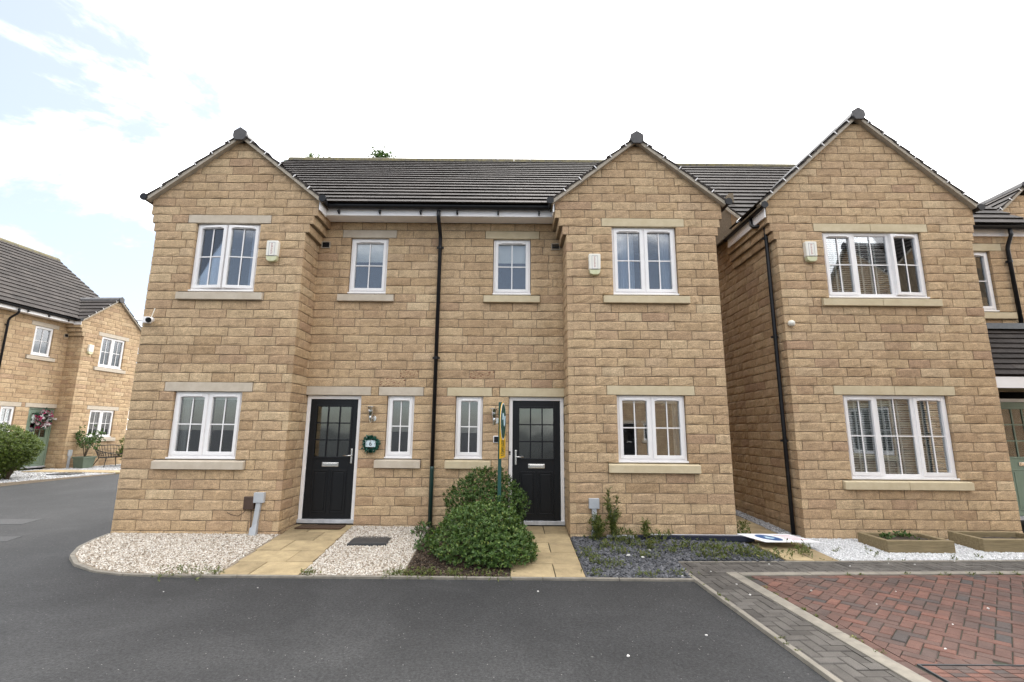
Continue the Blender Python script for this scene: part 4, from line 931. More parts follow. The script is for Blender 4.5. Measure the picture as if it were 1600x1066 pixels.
# grey strip: along the road edge and along the front of the beds
gs = sheet('paved_strip', [(pvL(-1.06), -1.06), (9.5, -1.06+.045*7.2), (9.5, -1.53+tilt(9.5)), (cL(-1.53), -1.53), (cL(-6), -6), (pvL(-6), -6)], lambda x, y: PZ-.009, 'sand_joint', kind='structure')
g1 = rad(1.2-90+90)
herringbone(gs, 'grey_paver', (2.14, -1.06), rad(2.4), [(-1, -.042, -2.14+1.49*.042+.004), (1, .050, 2.58-1.53*.050-.004), (0, -1, 6.0), (0, 1, -1.535)], (6, 6), 230)
herringbone(gs, 'grey_paver', (2.14, -1.07), rad(2.6), [(-1, -.042, -2.14+1.49*.042+.004), (1, 0, 9.4), (-.045, 1, -1.06-.045*2.14-.01), (.047, -1, 1.528+.047*2.78-.006)], (8, 8), 150)
rs = sheet('driveway', [(cR(-1.66), -1.655), (9.5, -1.655+tilt(9.5)), (9.5, -6), (cR(-6), -6)], lambda x, y: PZ-.009, 'sand_joint', kind='structure')
extra = []; em = paver_mesh('red_paver', .193, .093)
def row(p, q):
    p = Vector((*p, 0)); q = Vector((*q, 0)); d = (q-p); Ln = d.length; d.normalize(); an = math.atan2(d.y, d.x); n = int(Ln/.2)
    for i in range(n):
        o = p+d*(i*.2+.0035); M = np.eye(4); M[:2, :2] = [[math.cos(an), -math.sin(an)], [math.sin(an), math.cos(an)]]; M[:3, 3] = (o.x, o.y, PZ+random.uniform(-.003, .003))
        extra.append(dict(me=em, M=M, t=(min(1, max(0, random.gauss(.5, .24))), 0, 0), s=score(M, np.eye(4), .02, np.array([0, 0, 1.]))))
row((cR(-6)+.105, -6), (cR(-1.75)+.105, -1.75)); row((cR(-1.66)+.1, -1.757+tilt(2.9)), (9.4, -1.757+tilt(9.4)))
row((2.96, -3.86), (3.76, -3.86))
herringbone(rs, 'red_paver', (4.6, -3.2), rad(45), [(-1, -.045, -(2.72-1.53*.045)-.112), (-.047, 1, -1.762-.047*2.78), (1, 0, 8.2), (0, -1, 5.2)], (7, 7), 300, hole=(2.90, 3.80, -4.75, -3.82), extra=extra)
# recessed manhole tray filled with blocks
mh = empty('manhole_cover', (3.36, -4.2, PZ), label='recessed manhole tray filled with red blocks in the driveway corner', category='manhole cover')
m = MB(); frame4(m, -.40, .40, -.34, .34, -.03, .006, .012); m.v = [(x, z, y*1.0) for x, y, z in m.v]; m.build('frame', 'drain_iron', mh)
for i in range(-3, 4):
    for j in range(-6, 6):
        x = i*.107*1.0; 
        m = MB(); m.box(-.385+ (i+3)*.11, -.385+(i+3)*.11+.105, j*.055, j*.055+.05, -.03, .001+random.uniform(-.002, .001)); o = m.build('paver', 'red_paver', mh, bevel=.003); o.color = (random.random(), 0, 0, 1)
# tarmac repairs on the road at the left
for (x0, x1, y0, y1) in ((-9.6, -8.45, 1.0, 1.5), (-8.5, -7.45, -.25, .12)):
    sheet('road_patch', [(x0, y0), (x1, y0+.12), (x1-.1, y1+.1), (x0, y1)], lambda x, y: road_z(x, y)+.004, 'tarmac_patch', kind='structure')
# forecourt of the house at the left
fb = [(-13.1, 9.6), (-13.45, 7.6), (-13.7, 5.6), (-13.9, 2.0), (-17.2, 2.0), (-16.2, 13.2), (-13.6, 13.2)]
fz = lambda x, y: .035+.012*(-13.4-x)
sheet('gravel_bed', fb, fz, 'bed_base', kind='structure')
pebbles('gravel', shrink(fb, .02), 700, .022, .5, 'grey_pebble', fz, 'grey white gravel in front of the house at the left', 'gravel')
rw = []
P_ = empty('path', kind='structure')
for i in range(7):
    for j in range(2):
        x0 = -16.0+i*.42; y0 = 8.65+j*.42+.06*i; m = MB(); q = [(x0, y0), (x0+.41, y0+.06), (x0+.41, y0+.465), (x0, y0+.41)]
        m.hexa([(x, y, fz(x, y)-.04) for x, y in q]+[(x, y, fz(x, y)+.035) for x, y in q]); o = m.build('paving_slab', 'flag', P_); o.color = (random.random(), 0, 0, 1)

# ------------------------------------------------------------------ plants
def leaf_cloud(pos, dirs, n_leaf, size, aspect, spread, tint_fn, cup=.25):
    """sprigs: n_leaf leaves round each shoot tip; each leaf is a folded 4-triangle blade"""
    N = len(pos); k = n_leaf; tot = N*k
    D = np.repeat(dirs, k, 0); P = np.repeat(pos, k, 0)
    R = RNG.normal(size=(tot, 3)); R -= (R*D).sum(1, keepdims=True)*D; R /= np.linalg.norm(R, axis=1, keepdims=True)+1e-9
    sp = RNG.uniform(.5, 1.25, (tot, 1))*spread
    A = D*np.cos(sp)+R*np.sin(sp); S = np.cross(A, D); S /= np.linalg.norm(S, axis=1, keepdims=True)+1e-9; Nn = np.cross(S, A)
    s = size*RNG.uniform(.6, 1.25, (tot, 1)); w = s*aspect
    base = P + D*RNG.uniform(-.6, .5, (tot, 1))*size
    v = np.stack([base, base+A*s*.5+S*w*.5+Nn*s*cup*.4, base+A*s*.5-S*w*.5+Nn*s*cup*.4, base+A*s+Nn*s*-cup*.25, base+A*s*.5], 1)
    F = np.array([(0, 1, 4), (0, 4, 2), (1, 3, 4), (4, 3, 2)])
    F = (F[None]+np.arange(tot)[:, None, None]*5).reshape(-1, 3)
    T = tint_fn(P, A, tot); T = np.repeat(np.stack([T, np.zeros(tot), np.zeros(tot)], 1), 5, 0)
    return v.reshape(-1, 3), F, T
def merge(parts):
    V, F, T, o = [], [], [], 0
    for v, f, t in parts: V.append(v); F.append(f+o); T.append(t); o += len(v)
    return np.vstack(V), np.vstack(F), np.vstack(T)
def shrub(name, label, blobs, zb, n, size, aspect, mat, stems, leafk=7, spread=1.0, category='shrub', bright=.35, group=None, rag=.45):
    """blobs: list of (cx,cy,cz,rx,ry,rz)"""
    cx = sum(b[0] for b in blobs)/len(blobs); cy = sum(b[1] for b in blobs)/len(blobs)
    root = empty(name, (cx, cy, zb), label=label, category=category)
    if group: root['group'] = group
    parts = []; wts = np.array([b[3]*b[4]*b[5] for b in blobs])**(2/3); wts /= wts.sum()
    for b, w in zip(blobs, wts):
        m_ = int(n*w); d = RNG.normal(size=(m_, 3)); d /= np.linalg.norm(d, axis=1, keepdims=True)
        lump = 1+rag*(.16*np.sin(d[:, 0]*5+b[0]*9)*np.cos(d[:, 1]*4+2)+.12*np.sin(d[:, 2]*7+b[1]*5)+RNG.normal(0, .06, m_))
        rr = np.where(RNG.random(m_) < .68, RNG.uniform(.9, 1.04, m_), RNG.uniform(.45, .9, m_))*lump
        p = d*rr[:, None]*np.array(b[3:6])+np.array(b[:3])-np.array([cx, cy, zb])
        ok = p[:, 2] > .02; p = p[ok]; d = d[ok]
        dd = d+np.array([0, 0, .55])+RNG.normal(0, .3, p.shape); dd /= np.linalg.norm(dd, axis=1, keepdims=True)
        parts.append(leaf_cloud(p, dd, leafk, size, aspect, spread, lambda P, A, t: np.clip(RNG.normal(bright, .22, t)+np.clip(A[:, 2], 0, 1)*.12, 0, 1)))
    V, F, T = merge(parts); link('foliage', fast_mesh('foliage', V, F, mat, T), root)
    for b in blobs:
        m = MB()
        for i in range(stems):
            a = random.uniform(0, 6.28); q = random.uniform(.3, .85); x0, y0 = b[0]-cx+random.uniform(-.06, .06), b[1]-cy+random.uniform(-.06, .06)
            e = (b[0]-cx+math.cos(a)*b[3]*q, b[1]-cy+math.sin(a)*b[4]*q, b[2]-zb+b[5]*random.uniform(-.1, .75))
            m.tube([(x0, y0, -.02), ((x0+e[0])/2+random.uniform(-.04, .04), (y0+e[1])/2, e[2]*.45), e], [.011*b[3]/.5, .008*b[3]/.5, .003], 5)
        m.build('stem', 'bark', root, smooth=True)
    return root
shrub('shrub', 'clipped dark green shrub standing nearest the wall, behind the bushier one', [(-.36, .0, .36, .60, .44, .57)], -.06, 3800, .032, .5, 'leaf', 26, leafk=8, bright=.38)
shrub('shrub', 'bushy bright green shrub at the road edge between gravel and slab path', [(-.37, -1.0, .06, .64, .56, .48), (-.10, -1.15, -.02, .40, .42, .34)], -.1, 5000, .036, .48, 'leaf', 22, leafk=8, bright=.48)
shrub('shrub', 'low straggly green plant at the foot of the green downpipe', [(-1.34, .10, .0, .15, .22, .13), (-1.2, -.5, -.06, .13, .40, .07)], -.07, 200, .042, .45, 'leaf', 14, leafk=6, bright=.28)
shrub('bush', 'rounded yellow green bush on gravel in front of the sage door', [(-14.75, 6.45, .93, .95, .92, .62), (-14.35, 6.6, .86, .58, .6, .50), (-14.85, 6.5, .50, .66, .66, .45)], .05, 6200, .06, .35, 'leaf_yellow', 22, leafk=8, bright=.4, category='bush')
def tree(name, label, base, h, crown, n, mat='leaf', size=.11, bright=.45, group=None):
    root = empty(name, base, label=label, category='tree')
    if group: root['group'] = group
    m = MB(); m.tube([(0, 0, -.1), (.05, .02, h*.35), (-.04, .05, h*.7), (0, 0, h*.93)], [h*.022, h*.017, h*.011, h*.003], 8)
    tr = m.build('trunk', 'bark', root, smooth=True); pos = []; dirs = []
    for i in range(26):
        z = h*random.uniform(.35, .95); a = random.uniform(0, 6.28); L = crown*(1.15-(z/h-.35)*1.1)*random.uniform(.6, 1.05)
        e = Vector((math.cos(a)*L, math.sin(a)*L, z+L*random.uniform(.15, .6))); m = MB(); m.tube([(0, 0, z), (e.x*.5, e.y*.5, z+(e.z-z)*.35), tuple(e)], [h*.006, h*.004, .004], 5); m.build('limb', 'bark', root, smooth=True)
        k = n//26; c = np.array(e)*RNG.uniform(.45, 1.05, (k, 1))*np.array([1, 1, 0])+np.array([0, 0, 1])*(z+(e.z-z)*RNG.uniform(.4, 1.1, (k, 1))); pos.append(c+RNG.normal(0, crown*.11, (k, 3)))
    p = np.vstack(pos); d = RNG.normal(size=p.shape)+np.array([0, 0, .4]); d /= np.linalg.norm(d, axis=1, keepdims=True)
    V, F, T = leaf_cloud(p, d, 6, size, .5, 1.0, lambda P, A, t: np.clip(RNG.normal(bright, .2, t), 0, 1)); link('crown', fast_mesh('crown', V, F, mat, T), root)
    return root
tree('tree', 'treetop showing above the ridge beside the left gable', (-9.0, 12.0, 0), 14.5, 1.5, 3400, group='trees behind the roof')
tree('tree', 'treetop just showing above the middle of the ridge', (-5.6, 12.2, 0), 14.2, 1.4, 2400, group='trees behind the roof')
tree('tree', 'leafy green tree far behind, in the gap between the two left houses', (-24.5, 24.0, 0), 5.4, 2.4, 2600, size=.16)
shrub('bush', 'small green bush behind the black wire bench', [(-14.9, 12.2, .75, .6, .6, .55)], .05, 700, .08, .4, 'leaf_yellow', 12, leafk=7, category='bush')
# weeds on the slate and along the joints
def weeds(name, spots, mat, label):
    parts = []
    for (x, y, z, r, h, n) in spots:
        n = int(n*(1.35 if h > .09 else 1.1))
        p = np.stack([RNG.normal(x, r*.6, n), RNG.normal(y, r*.5, n), z+RNG.uniform(0, 1, n)**1.3*h], 1); d = np.stack([RNG.normal(0, .5, n), RNG.normal(0, .5, n), np.ones(n)], 1); d /= np.linalg.norm(d, axis=1, keepdims=True)
        parts.append(leaf_cloud(p, d, 5, .026+.10*h, .34, .9, lambda P, A, t: np.clip(RNG.normal(.45, .22, t), 0, 1)))
    V, F, T = merge(parts); return link(name, fast_mesh(name, V, F, mat, T), kind='stuff', label=label, category='weeds')
ws = [(1.35, -.55, -.08, .12, .12, 40), (1.8, -1.0, -.11, .12, .1, 36), (1.3, -1.35, -.12, .13, .09, 36), (2.45, -.5, -.08, .14, .13, 44), (2.85, -.5, -.08, .14, .10, 36), (1.02, -.95, -.11, .12, .12, 46), (1.1, -1.25, -.12, .10, .10, 30), (1.02, -1.62, -.14, .12, .06, 24), (1.5, -.80, -.1, .14, .10, 34), (1.75, -.45, -.07, .14, .2, 60), (1.62, -.2, -.07, .10, .2, 40), (2.1, -.3, -.07, .10, .14, 36), (1.96, -.62, -.09, .09, .13, 34),
      (2.2, -.75, -.1, .10, .13, 30), (2.55, -.92, -.1, .12, .12, 40), (2.75, -.95, -.1, .12, .14, 44), (3.05, -.80, -.1, .2, .14, 70), (3.3, -.85, -.1, .2, .11, 60), (3.55, -.86, -.1, .18, .09, 44), (3.95, -.72, -.1, .12, .14, 34), (4.1, -.6, -.1, .06, .12, 14), (3.62, .25, -.08, .09, .22, 50), (3.6, .05, -.08, .07, .12, 26),
      (1.6, -1.65, -.14, .16, .06, 30), (2.0, -1.62, -.13, .12, .05, 20), (1.30, -.10, -.05, .10, .3, 70), (2.3, -.12, -.06, .12, .14, 40)]
js = []
for i in range(16):
    y = random.uniform(-4.2, -1.6); js.append((pvL(y)-.02 if i % 3 == 0 else cR(y)+.01, y, PZ-.012, .022, .018, random.randint(3, 9)))
for i in range(16):
    x = random.uniform(2.8, 6.6); js.append((x, -1.655+tilt(x) if i % 3 else -1.03+.045*(x-2.3), PZ-.012, .03, .02, random.randint(3, 9)))
for (x, r_, nn) in ((-3.75, .3, 60), (-3.45, .1, 24), (-2.35, .08, 26), (-1.3, .14, 50), (-1.0, .16, 60), (-.65, .18, 50), (-.2, .2, 40), (-1.2, .1, 30)): ws.append((x, KY+.06, -.14, r_, .05, nn))
for (x, y) in ((4.95, -.75), (5.05, -.45), (5.9, -.85), (4.6, -.5), (6.35, -.75)): ws.append((x, y, -.115, .05, .05, 8))
weeds('weeds', ws, 'leaf_weed', 'green weeds growing through the slate chippings and along the kerb')
weeds('weeds', js, 'leaf_weed', 'tufts of moss and grass in the paving joints')
def tallweed(x, y, h, label, n):
    root = empty('weed', (x, y, bed_z(x, y)), label=label, category='weed'); parts = []
    for s in range(n):
        lx, ly = random.uniform(-.25, .25)*h*.55, random.uniform(-.2, .1)*h; hh = h*random.uniform(.55, 1); m = MB()
        m.tube([(0, 0, 0), (lx*.4, ly*.4, hh*.5), (lx, ly, hh)], [.006, .005, .002], 5); m.build('stalk', 'sage_dark', root, smooth=True)
        k = 34; u = RNG.uniform(.18, 1, k)[:, None]; p = np.array([lx, ly, hh])*u; p[:, 2] = hh*u[:, 0]; d = RNG.normal(0, .8, (k, 3))+np.array([0, 0, .7]); d /= np.linalg.norm(d, axis=1, keepdims=True)
        parts.append(leaf_cloud(p, d, 4, .075, .16, .5, lambda P, A, t: np.clip(RNG.normal(.5, .2, t), 0, 1)))
    V, F, T = merge(parts); link('leaves', fast_mesh('leaves', V, F, 'leaf_weed', T), root)
tallweed(1.52, -.18, .74, 'tall feathery weed leaning beside the grey cable duct', 6)
tallweed(2.02, -.14, .40, 'thin upright weed under the lower bay window', 2)
tallweed(1.28, -.22, .36, 'wispy weed in front of the grey cable duct', 3)

# ------------------------------------------------------------------ things on the walls
def text_mesh(body, size, mat, parent, M, name='lettering', extrude=.0008, align='CENTER'):
    cu = bpy.data.curves.new('txt', 'FONT'); cu.body = body; cu.size = size; cu.align_x = align; cu.align_y = 'CENTER'; cu.extrude = extrude; cu.resolution_u = 3
    o = bpy.data.objects.new('txt', cu); COL.objects.link(o); bpy.context.view_layer.update()
    me = bpy.data.meshes.new_from_object(o.evaluated_get(bpy.context.evaluated_depsgraph_get())); bpy.data.objects.remove(o); bpy.data.curves.remove(cu)
    me.materials.clear(); me.materials.append(MATS[mat]); r = link(name, me, parent); r.matrix_basis = M; return r
FRONT = Matrix(((1, 0, 0, 0), (0, 0, -1, 0), (0, 1, 0, 0), (0, 0, 0, 1)))     # text plane facing -y
def alarm(x, y, z, label, rz=0, printed=True):
    root = empty('alarm_box', (x, y, z), rz, label=label, category='alarm box', group='alarm boxes on the gables')
    m = MB(); w, h, d = .098, .15, .075
    m.prism([(-w, 0, h), (-w*.93, 0, h+.02), (w*.93, 0, h+.02), (w, 0, h), (w*.96, 0, -h+.05), (-w*.96, 0, -h+.05)], (0, -d, 0), (0, .03, 0)); m.build('case', 'cream_plastic', root, bevel=.012)
    m = MB(); m.prism([(-w*.95, 0, -h+.045), (w*.95, 0, -h+.045), (w*.8, 0, -h-.018), (w*.45, 0, -h-.04), (-w*.45, 0, -h-.04), (-w*.8, 0, -h-.018)], (0, -d+.006, 0), (0, .03, 0)); m.build('strobe', 'aged_cream', root, bevel=.008)
    if printed:
        m = MB(); frame4(m, -.05, .05, -.095, .135, -d-.0025, -d+.001, .005); m.build('printed_border', 'grey_print', root)
        m = MB(); z = .115
        for gw in (.022, .016, .018, .008, .014, .02, .012, .018):
            m.box(-.012, .012+random.uniform(-.006, .006), -d-.002, -d+.001, z-gw*.35, z); m.box(-.012, -.006, -d-.002, -d+.001, z-gw, z-gw*.36); z -= gw+.008
        m.build('printed_letters', 'red_print', root)
    return root
alarm(-4.005, -.005, 4.45, 'cream alarm box between the open upstairs sashes and the corner of the left bay')
alarm(1.365, -.005, 4.265, 'cream alarm box left of the upstairs window above the second black door')
alarm(5.15, .25, 4.62, 'cream alarm box beside the three-light upstairs window')
def local_left(u, y, z):
    c, s = lex; return (lo[0]+c*u-s*y, lo[1]+s*u+c*y, z+.11)
alarm(*local_left(2.52, -.005, 4.35), 'small cream alarm box on the house at the left', rz=LR, printed=False)
def wall_lamp(x, y, z, label):
    root = empty('wall_lamp', (x, y, z), label=label, category='wall lamp', group='glass wall lamps by the doors')
    m = MB(); m.tube([(.03, 0, -.05), (.03, -.012, -.05)], .052, 16); m.build('backplate', 'chrome', root, bevel=.003)
    m = MB(); m.tube([(.03, -.01, -.05), (.02, -.05, -.05), (0, -.09, -.06)], .012, 8); m.lathe([(.0, -.10), (.026, -.10), (.028, .01), (.020, .03), (.0, .03)], (0, -.09, -.02), 12); m.build('arm', 'chrome', root, smooth=True)
    m = MB(); m.lathe([(.026, .012), (.036, .06), (.05, .16), (.052, .165), (.040, .06), (.028, .012)], (0, -.09, -.02), 14); m.build('glass_shade', 'glass_frost', root, smooth=True)
    m = MB(); m.lathe([(.0, .01), (.018, .01), (.022, .09), (.012, .13), (0, .135)], (0, -.09, -.02), 10); m.build('bulb', 'candle', root, smooth=True)
    m = MB(); m.lathe([(0, .168), (.082, .168), (.082, .174), (.0, .180)], (0, -.09, -.02), 16); m.build('cap', 'chrome', root)
wall_lamp(-2.36, D0-.005, 1.76, 'chrome and glass wall lamp above the teal wreath')
wall_lamp(-.285, D0-.005, 1.74, 'chrome and glass wall lamp behind the yellow sale board')
# number plaque in a teal wreath
root = empty('door_wreath', (-2.335, D0-.03, 1.295), label='teal artificial leaf wreath round the number plaque', category='wreath')
n = 260; a = RNG.uniform(0, 2*np.pi, n); p = np.stack([np.cos(a)*(.105+RNG.normal(0, .014, n)), RNG.uniform(-.045, .0, n), np.sin(a)*(.105+RNG.normal(0, .014, n))*.96], 1)
d = np.stack([np.cos(a)*.7, -np.ones(n)*.6, np.sin(a)*.7], 1)+RNG.normal(0, .5, (n, 3)); d /= np.linalg.norm(d, axis=1, keepdims=True)
V, F, T = leaf_cloud(p, d, 4, .04, .55, .9, lambda P, A, t: np.where(RNG.random(t) < .05, .97, np.clip(RNG.normal(.45, .2, t), 0, .85))); link('leaves', fast_mesh('leaves', V, F, 'leaf_teal', T), root)
m = MB(); m.tube([(math.cos(t)*.105, .012, math.sin(t)*.1) for t in np.linspace(0, 6.283, 25)], .012, 6); m.build('ring', 'bark', root)
root = empty('number_plaque', (-2.335, D0-.075, 1.295), label='pale blue glass plaque with number 6 inside the teal wreath', category='plaque')
m = MB(); m.box(-.085, .085, -.004, .05, -.053, .057); m.build('plate', 'plaque', root, bevel=.003)
text_mesh('6', .10, 'black_print', root, Matrix.Translation((0, -.006, .0)) @ FRONT); text_mesh("'", .04, 'black_print', root, Matrix.Translation((0, -.006, .04)) @ FRONT)
for s in (-1, 1): m = MB(); m.tube([(s*.068, -.008, 0), (s*.068, -.003, 0)], .007, 8); m.build('fixing_screw', 'grey_print', root)
root = empty('number_plate', (-.195, D0-.02, 1.385), label='black house number plate with white border behind the sale board', category='plaque')
m = MB(); m.box(-.105, .105, -.012, .02, -.058, .058); m.build('border', 'white_plastic', root, bevel=.012)
m = MB(); m.box(-.09, .09, -.015, -.0125, -.045, .045); m.build('plate', 'black_plastic', root)
text_mesh('8', .085, 'white_plastic', root, Matrix.Translation((-.0, -.0162, 0)) @ FRONT)
m = MB(); m.box(.055, .115, -.02, .02, .066, .10); m.build('key_box', 'black_plastic', root, bevel=.005)
root = empty('door_bell', (-.018, D0+.045, 1.16), label='small black bell push on the white door frame', category='bell push'); m = MB(); m.box(-.012, .012, -.004, .012, -.03, .03); m.build('case', 'black_plastic', root, bevel=.004)
m = MB(); m.tube([(0, -.007, -.008), (0, -.003, -.008)], .007, 10); m.build('button', 'chrome', root)
# security camera and sensor
root = empty('security_camera', (-5.90, -.02, 3.245), label='white security camera on the left corner of the house', category='camera')
m = MB(); m.box(-.085, .02, -.05, .02, -.05, .055); m.build('junction_box', 'white_plastic', root, bevel=.006)
m = MB(); m.tube([(.02, -.04, 0), (.10, -.10, -.01), (.13, -.20, -.035)], [.02, .045, .045], 14); m.build('housing', 'white_plastic', root, smooth=True)
m = MB(); m.tube([(.13, -.2, -.035), (.1315, -.206, -.0365)], .043, 14); m.build('lens_face', 'black_plastic', root)
m = MB(); m.tube([(-.085, -.01, -.01), (-.19, -.02, .0)], .014, 8); m.build('bracket', 'white_plastic', root); m = MB(); m.tube([(.07, -.07, .03), (.11, -.07, .19)], .006, 6); m.build('aerial', 'cream_plastic', root)
root = empty('motion_sensor', (4.70, .25, 3.345), label='rounded white motion sensor below the upstairs window near the alley', category='sensor')
m = MB(); m.lathe([(0, -.055), (.04, -.045), (.058, -.01), (.055, .02), (.03, .045), (0, .05)], (0, -.03, 0), 16); m.build('dome', 'cream_plastic', root, smooth=True)
m = MB(); m.box(-.03, .03, -.02, .02, -.03, .045); m.build('bracket', 'cream_plastic', root, bevel=.004)
# cable ducts and junction box
def duct(x, lean, h, label):
    root = empty('cable_duct', (x, -.02, -.06), label=label, category='cable duct', group='grey cable ducts at the wall foot')
    m = MB(); m.box(-.078+lean, .078+lean, -.05, .015, h-.15, h); m.build('cover_box', 'grey_plastic', root, bevel=.006)
    m = MB(); m.hexa([(-.035, -.04, .10), (.035, -.04, .10), (.035, .01, .10), (-.035, .01, .10), (lean-.035, -.04, h-.15), (lean+.035, -.04, h-.15), (lean+.035, .01, h-.15), (lean-.035, .01, h-.15)]); m.build('trunking', 'grey_plastic', root, bevel=.004)
    m = MB(); m.hexa([(-.055, -.075, -.02), (.045, -.075, -.02), (.045, .01, -.02), (-.055, .01, -.02), (-.05, -.06, .12), (.05, -.045, .19), (.05, .01, .19), (-.05, .01, .12)]); m.build('shoe', 'grey_plastic', root, bevel=.006)
duct(-3.855, .035, .63, 'grey cable duct on the left bay beside the brown junction box')
duct(1.275, -.005, .585, 'grey cable duct behind the tall weeds on the right bay')
root = empty('junction_box', (-3.965, -.02, .415), label='brown plastic junction box with trailing cable on the left bay wall', category='junction box')
m = MB(); m.box(-.078, .078, -.05, .012, -.095, .095); m.build('case', 'brown_plastic', root, bevel=.010)
m = MB(); m.tube([(-.04, -.02, -.09), (-.07, -.025, -.14), (-.15, -.025, -.19), (-.25, -.025, -.17), (-.32, -.02, -.14)], .005, 6); m.build('cable', 'brown_plastic', root, smooth=True)
m = MB(); m.tube([(.04, -.02, -.09), (.055, -.02, -.3), (.06, -.02, -.40)], .006, 6); m.build('cable', 'brown_plastic', root, smooth=True)

# ------------------------------------------------------------------ things on the ground
dz = bed_z(-3.0, .36)
root = empty('doormat', (-3.02, .40, dz+.016), label='brown coir doormat on the slab path at the black door', category='doormat')
m = MB(); m.box(-.36, .36, -.13, .14, -.003, .016); m.build('mat', 'coir', root, bevel=.006)
root = empty('drain_cover', (-2.02, -.30, bed_z(-2.0, -.3)+.018), rad(4), label='square black drain cover set in the cream gravel', category='drain cover')
m = MB(); m.box(-.25, .25, -.24, .24, -.03, .004); m.build('lid', 'drain_iron', root, bevel=.006)
m = MB(); frame4(m, -.27, .27, -.26, .26, -.035, .002, .018); m.v = [(x, z, y) for x, y, z in m.v]; m.build('frame', 'drain_iron', root)
root = empty('drain_cover', (-14.2, 8.3, fz(-14.2, 8.3)+.03), 0, label='dark drain cover in the gravel of the house at the left', category='drain cover')
m = MB(); m.box(-.35, .35, -.3, .3, -.03, .01); m.build('lid', 'drain_iron', root, bevel=.006); m = MB(); m.box(-.06, .06, -.02, .02, .011, .016); m.build('key_slot', 'black_plastic', root)
# planters
def planter(x0, x1, y0, y1, zb, h, label, soil_h, sprouts):
    root = empty('planter', ((x0+x1)/2, (y0+y1)/2, zb), label=label, category='planter', group='timber planters on the white gravel')
    w, d = (x1-x0)/2, (y1-y0)/2; t = .075
    for nm, b in (('sleeper', (-w, w, -d, -d+t)), ('sleeper', (-w+.001, w-.001, d-t, d)), ('sleeper', (-w+.001, -w+t, -d+t+.002, d-t-.002)), ('sleeper', (w-t, w-.001, -d+t+.002, d-t-.002))):
        m = MB(); m.box(b[0], b[1], b[2], b[3], -.02, h+random.uniform(-.003, .003)); m.build(nm, 'timber', root, bevel=.006)
    m = MB(); n = 14; 
    m.add([(-w+t+(2*w-2*t)*i/n, -d+t+(2*d-2*t)*j/n, soil_h+random.uniform(-.012, .014)) for j in range(n+1) for i in range(n+1)], [(j*(n+1)+i, j*(n+1)+i+1, (j+1)*(n+1)+i+1, (j+1)*(n+1)+i) for j in range(n) for i in range(n)]); m.build('soil', 'soil', root)
    if sprouts:
        parts = []
        for (sx, sy, r, k) in sprouts:
            p = np.stack([RNG.normal(sx, r, k), RNG.normal(sy, r, k), soil_h+RNG.uniform(.0, .07, k)], 1); d_ = RNG.normal(0, .6, (k, 3))+np.array([0, 0, 1]); d_ /= np.linalg.norm(d_, axis=1, keepdims=True)
            parts.append(leaf_cloud(p, d_, 4, .045, .6, .9, lambda P, A, t: np.clip(RNG.normal(.4, .15, t), 0, 1)))
        V, F, T = merge(parts); link('seedlings', fast_mesh('seedlings', V, F, 'leaf', T), root)
planter(5.28, 6.22, -.56, .05, -.13, .185, 'weathered timber planter with a few green seedlings on white gravel', .14, [(-.25, .05, .05, 22), (.12, .14, .06, 26)])
planter(6.70, 7.75, -.48, .10, -.13, .20, 'weathered timber planter of bare soil at the right edge', .13, None)
# loose stones that strayed on to the slate, paving and road
rp = [(2.42, -1.5), (2.5, -2.0), (2.48, -2.35), (1.55, -.98), (1.9, -.72), (1.72, -1.05), (2.0, -1.72), (1.65, -3.3), (.3, -2.2), (3.2, -2.2), (3.6, -2.6), (4.1, -2.2), (3.9, -3.1), (4.6, -2.7), (4.3, -1.2), (5.2, -1.1), (3.4, -3.6), (-2.7, -2.15), (-3.6, -2.3), (-6.6, -1.2), (-6.9, -.9), (-7.0, -2.6), (.9, -3.7), (4.9, -1.05), (5.8, -1.0), (3.3, -1.15)]
grp = 'stray pebbles on the paving'
sm = MB()
for i, (x, y) in enumerate(rp):
    sz_ = random.uniform(.007, .013)*(2.2 if 3 <= i <= 5 else 1); z = (PZ if x > pvL(y) and y < -1 else (bed_z(x, y)+.02 if y > KY and x > -6 else road_z(x, y)))+sz_*.5
    sm.add([tuple(Vector(v)*sz_*random.uniform(.7, 1.3)+Vector((x, y, z))) for v in ICO_V*np.array([1.2, 1, .7])], [tuple(f) for f in ICO_F])
sm.build('stray_gravel', 'flint', label='pale gravel chips strayed over the road, slate and paving', category='gravel', kind='stuff')
# sale board on a post
root = empty('sale_board', (-.165, -.34, -.07), label='yellow and green estate board on green post seen edge-on', category='sign')
m = MB(); m.box(-.026, .026, -.026, .026, -.1, 2.02); m.build('post', 'sign_green', root, bevel=.004)
BA = rad(81)     # the board stands nearly edge-on to the street
bd = empty('board', (0, 0, 0)); bd.parent = root; bd.rotation_euler = (0, 0, BA); bd.location = (.0, 0, 0)
bx0, bx1, bz0, bz1 = -.25, .21, 1.20, 2.02
m = MB(); pts = [(bx0, 0, bz0), (bx1, 0, bz0)] + [(bx1-(bx1-bx0)*(.5-.5*math.cos(t)), 0, 1.72+.30*math.sin(t)) for t in np.linspace(0, math.pi, 15)]
m.prism(pts, (0, -.048, 0), (0, -.040, 0)); o = m.build('panel', 'sign_yellow', root); o.rotation_euler = (0, 0, BA)
cxx, czz = (bx0+bx1)/2, 1.735
m = MB(); m.prism([(cxx+.225*math.cos(t), 0, czz+.275*math.sin(t)) for t in np.linspace(0, 6.283, 29)[:-1]], (0, -.0515, 0), (0, -.0485, 0)); o = m.build('white_border', 'sign_white', root); o.rotation_euler = (0, 0, BA)
m = MB(); m.prism([(cxx+.208*math.cos(t), 0, czz+.255*math.sin(t)) for t in np.linspace(0, 6.283, 29)[:-1]], (0, -.054, 0), (0, -.052, 0)); o = m.build('green_oval', 'sign_green', root); o.rotation_euler = (0, 0, BA)
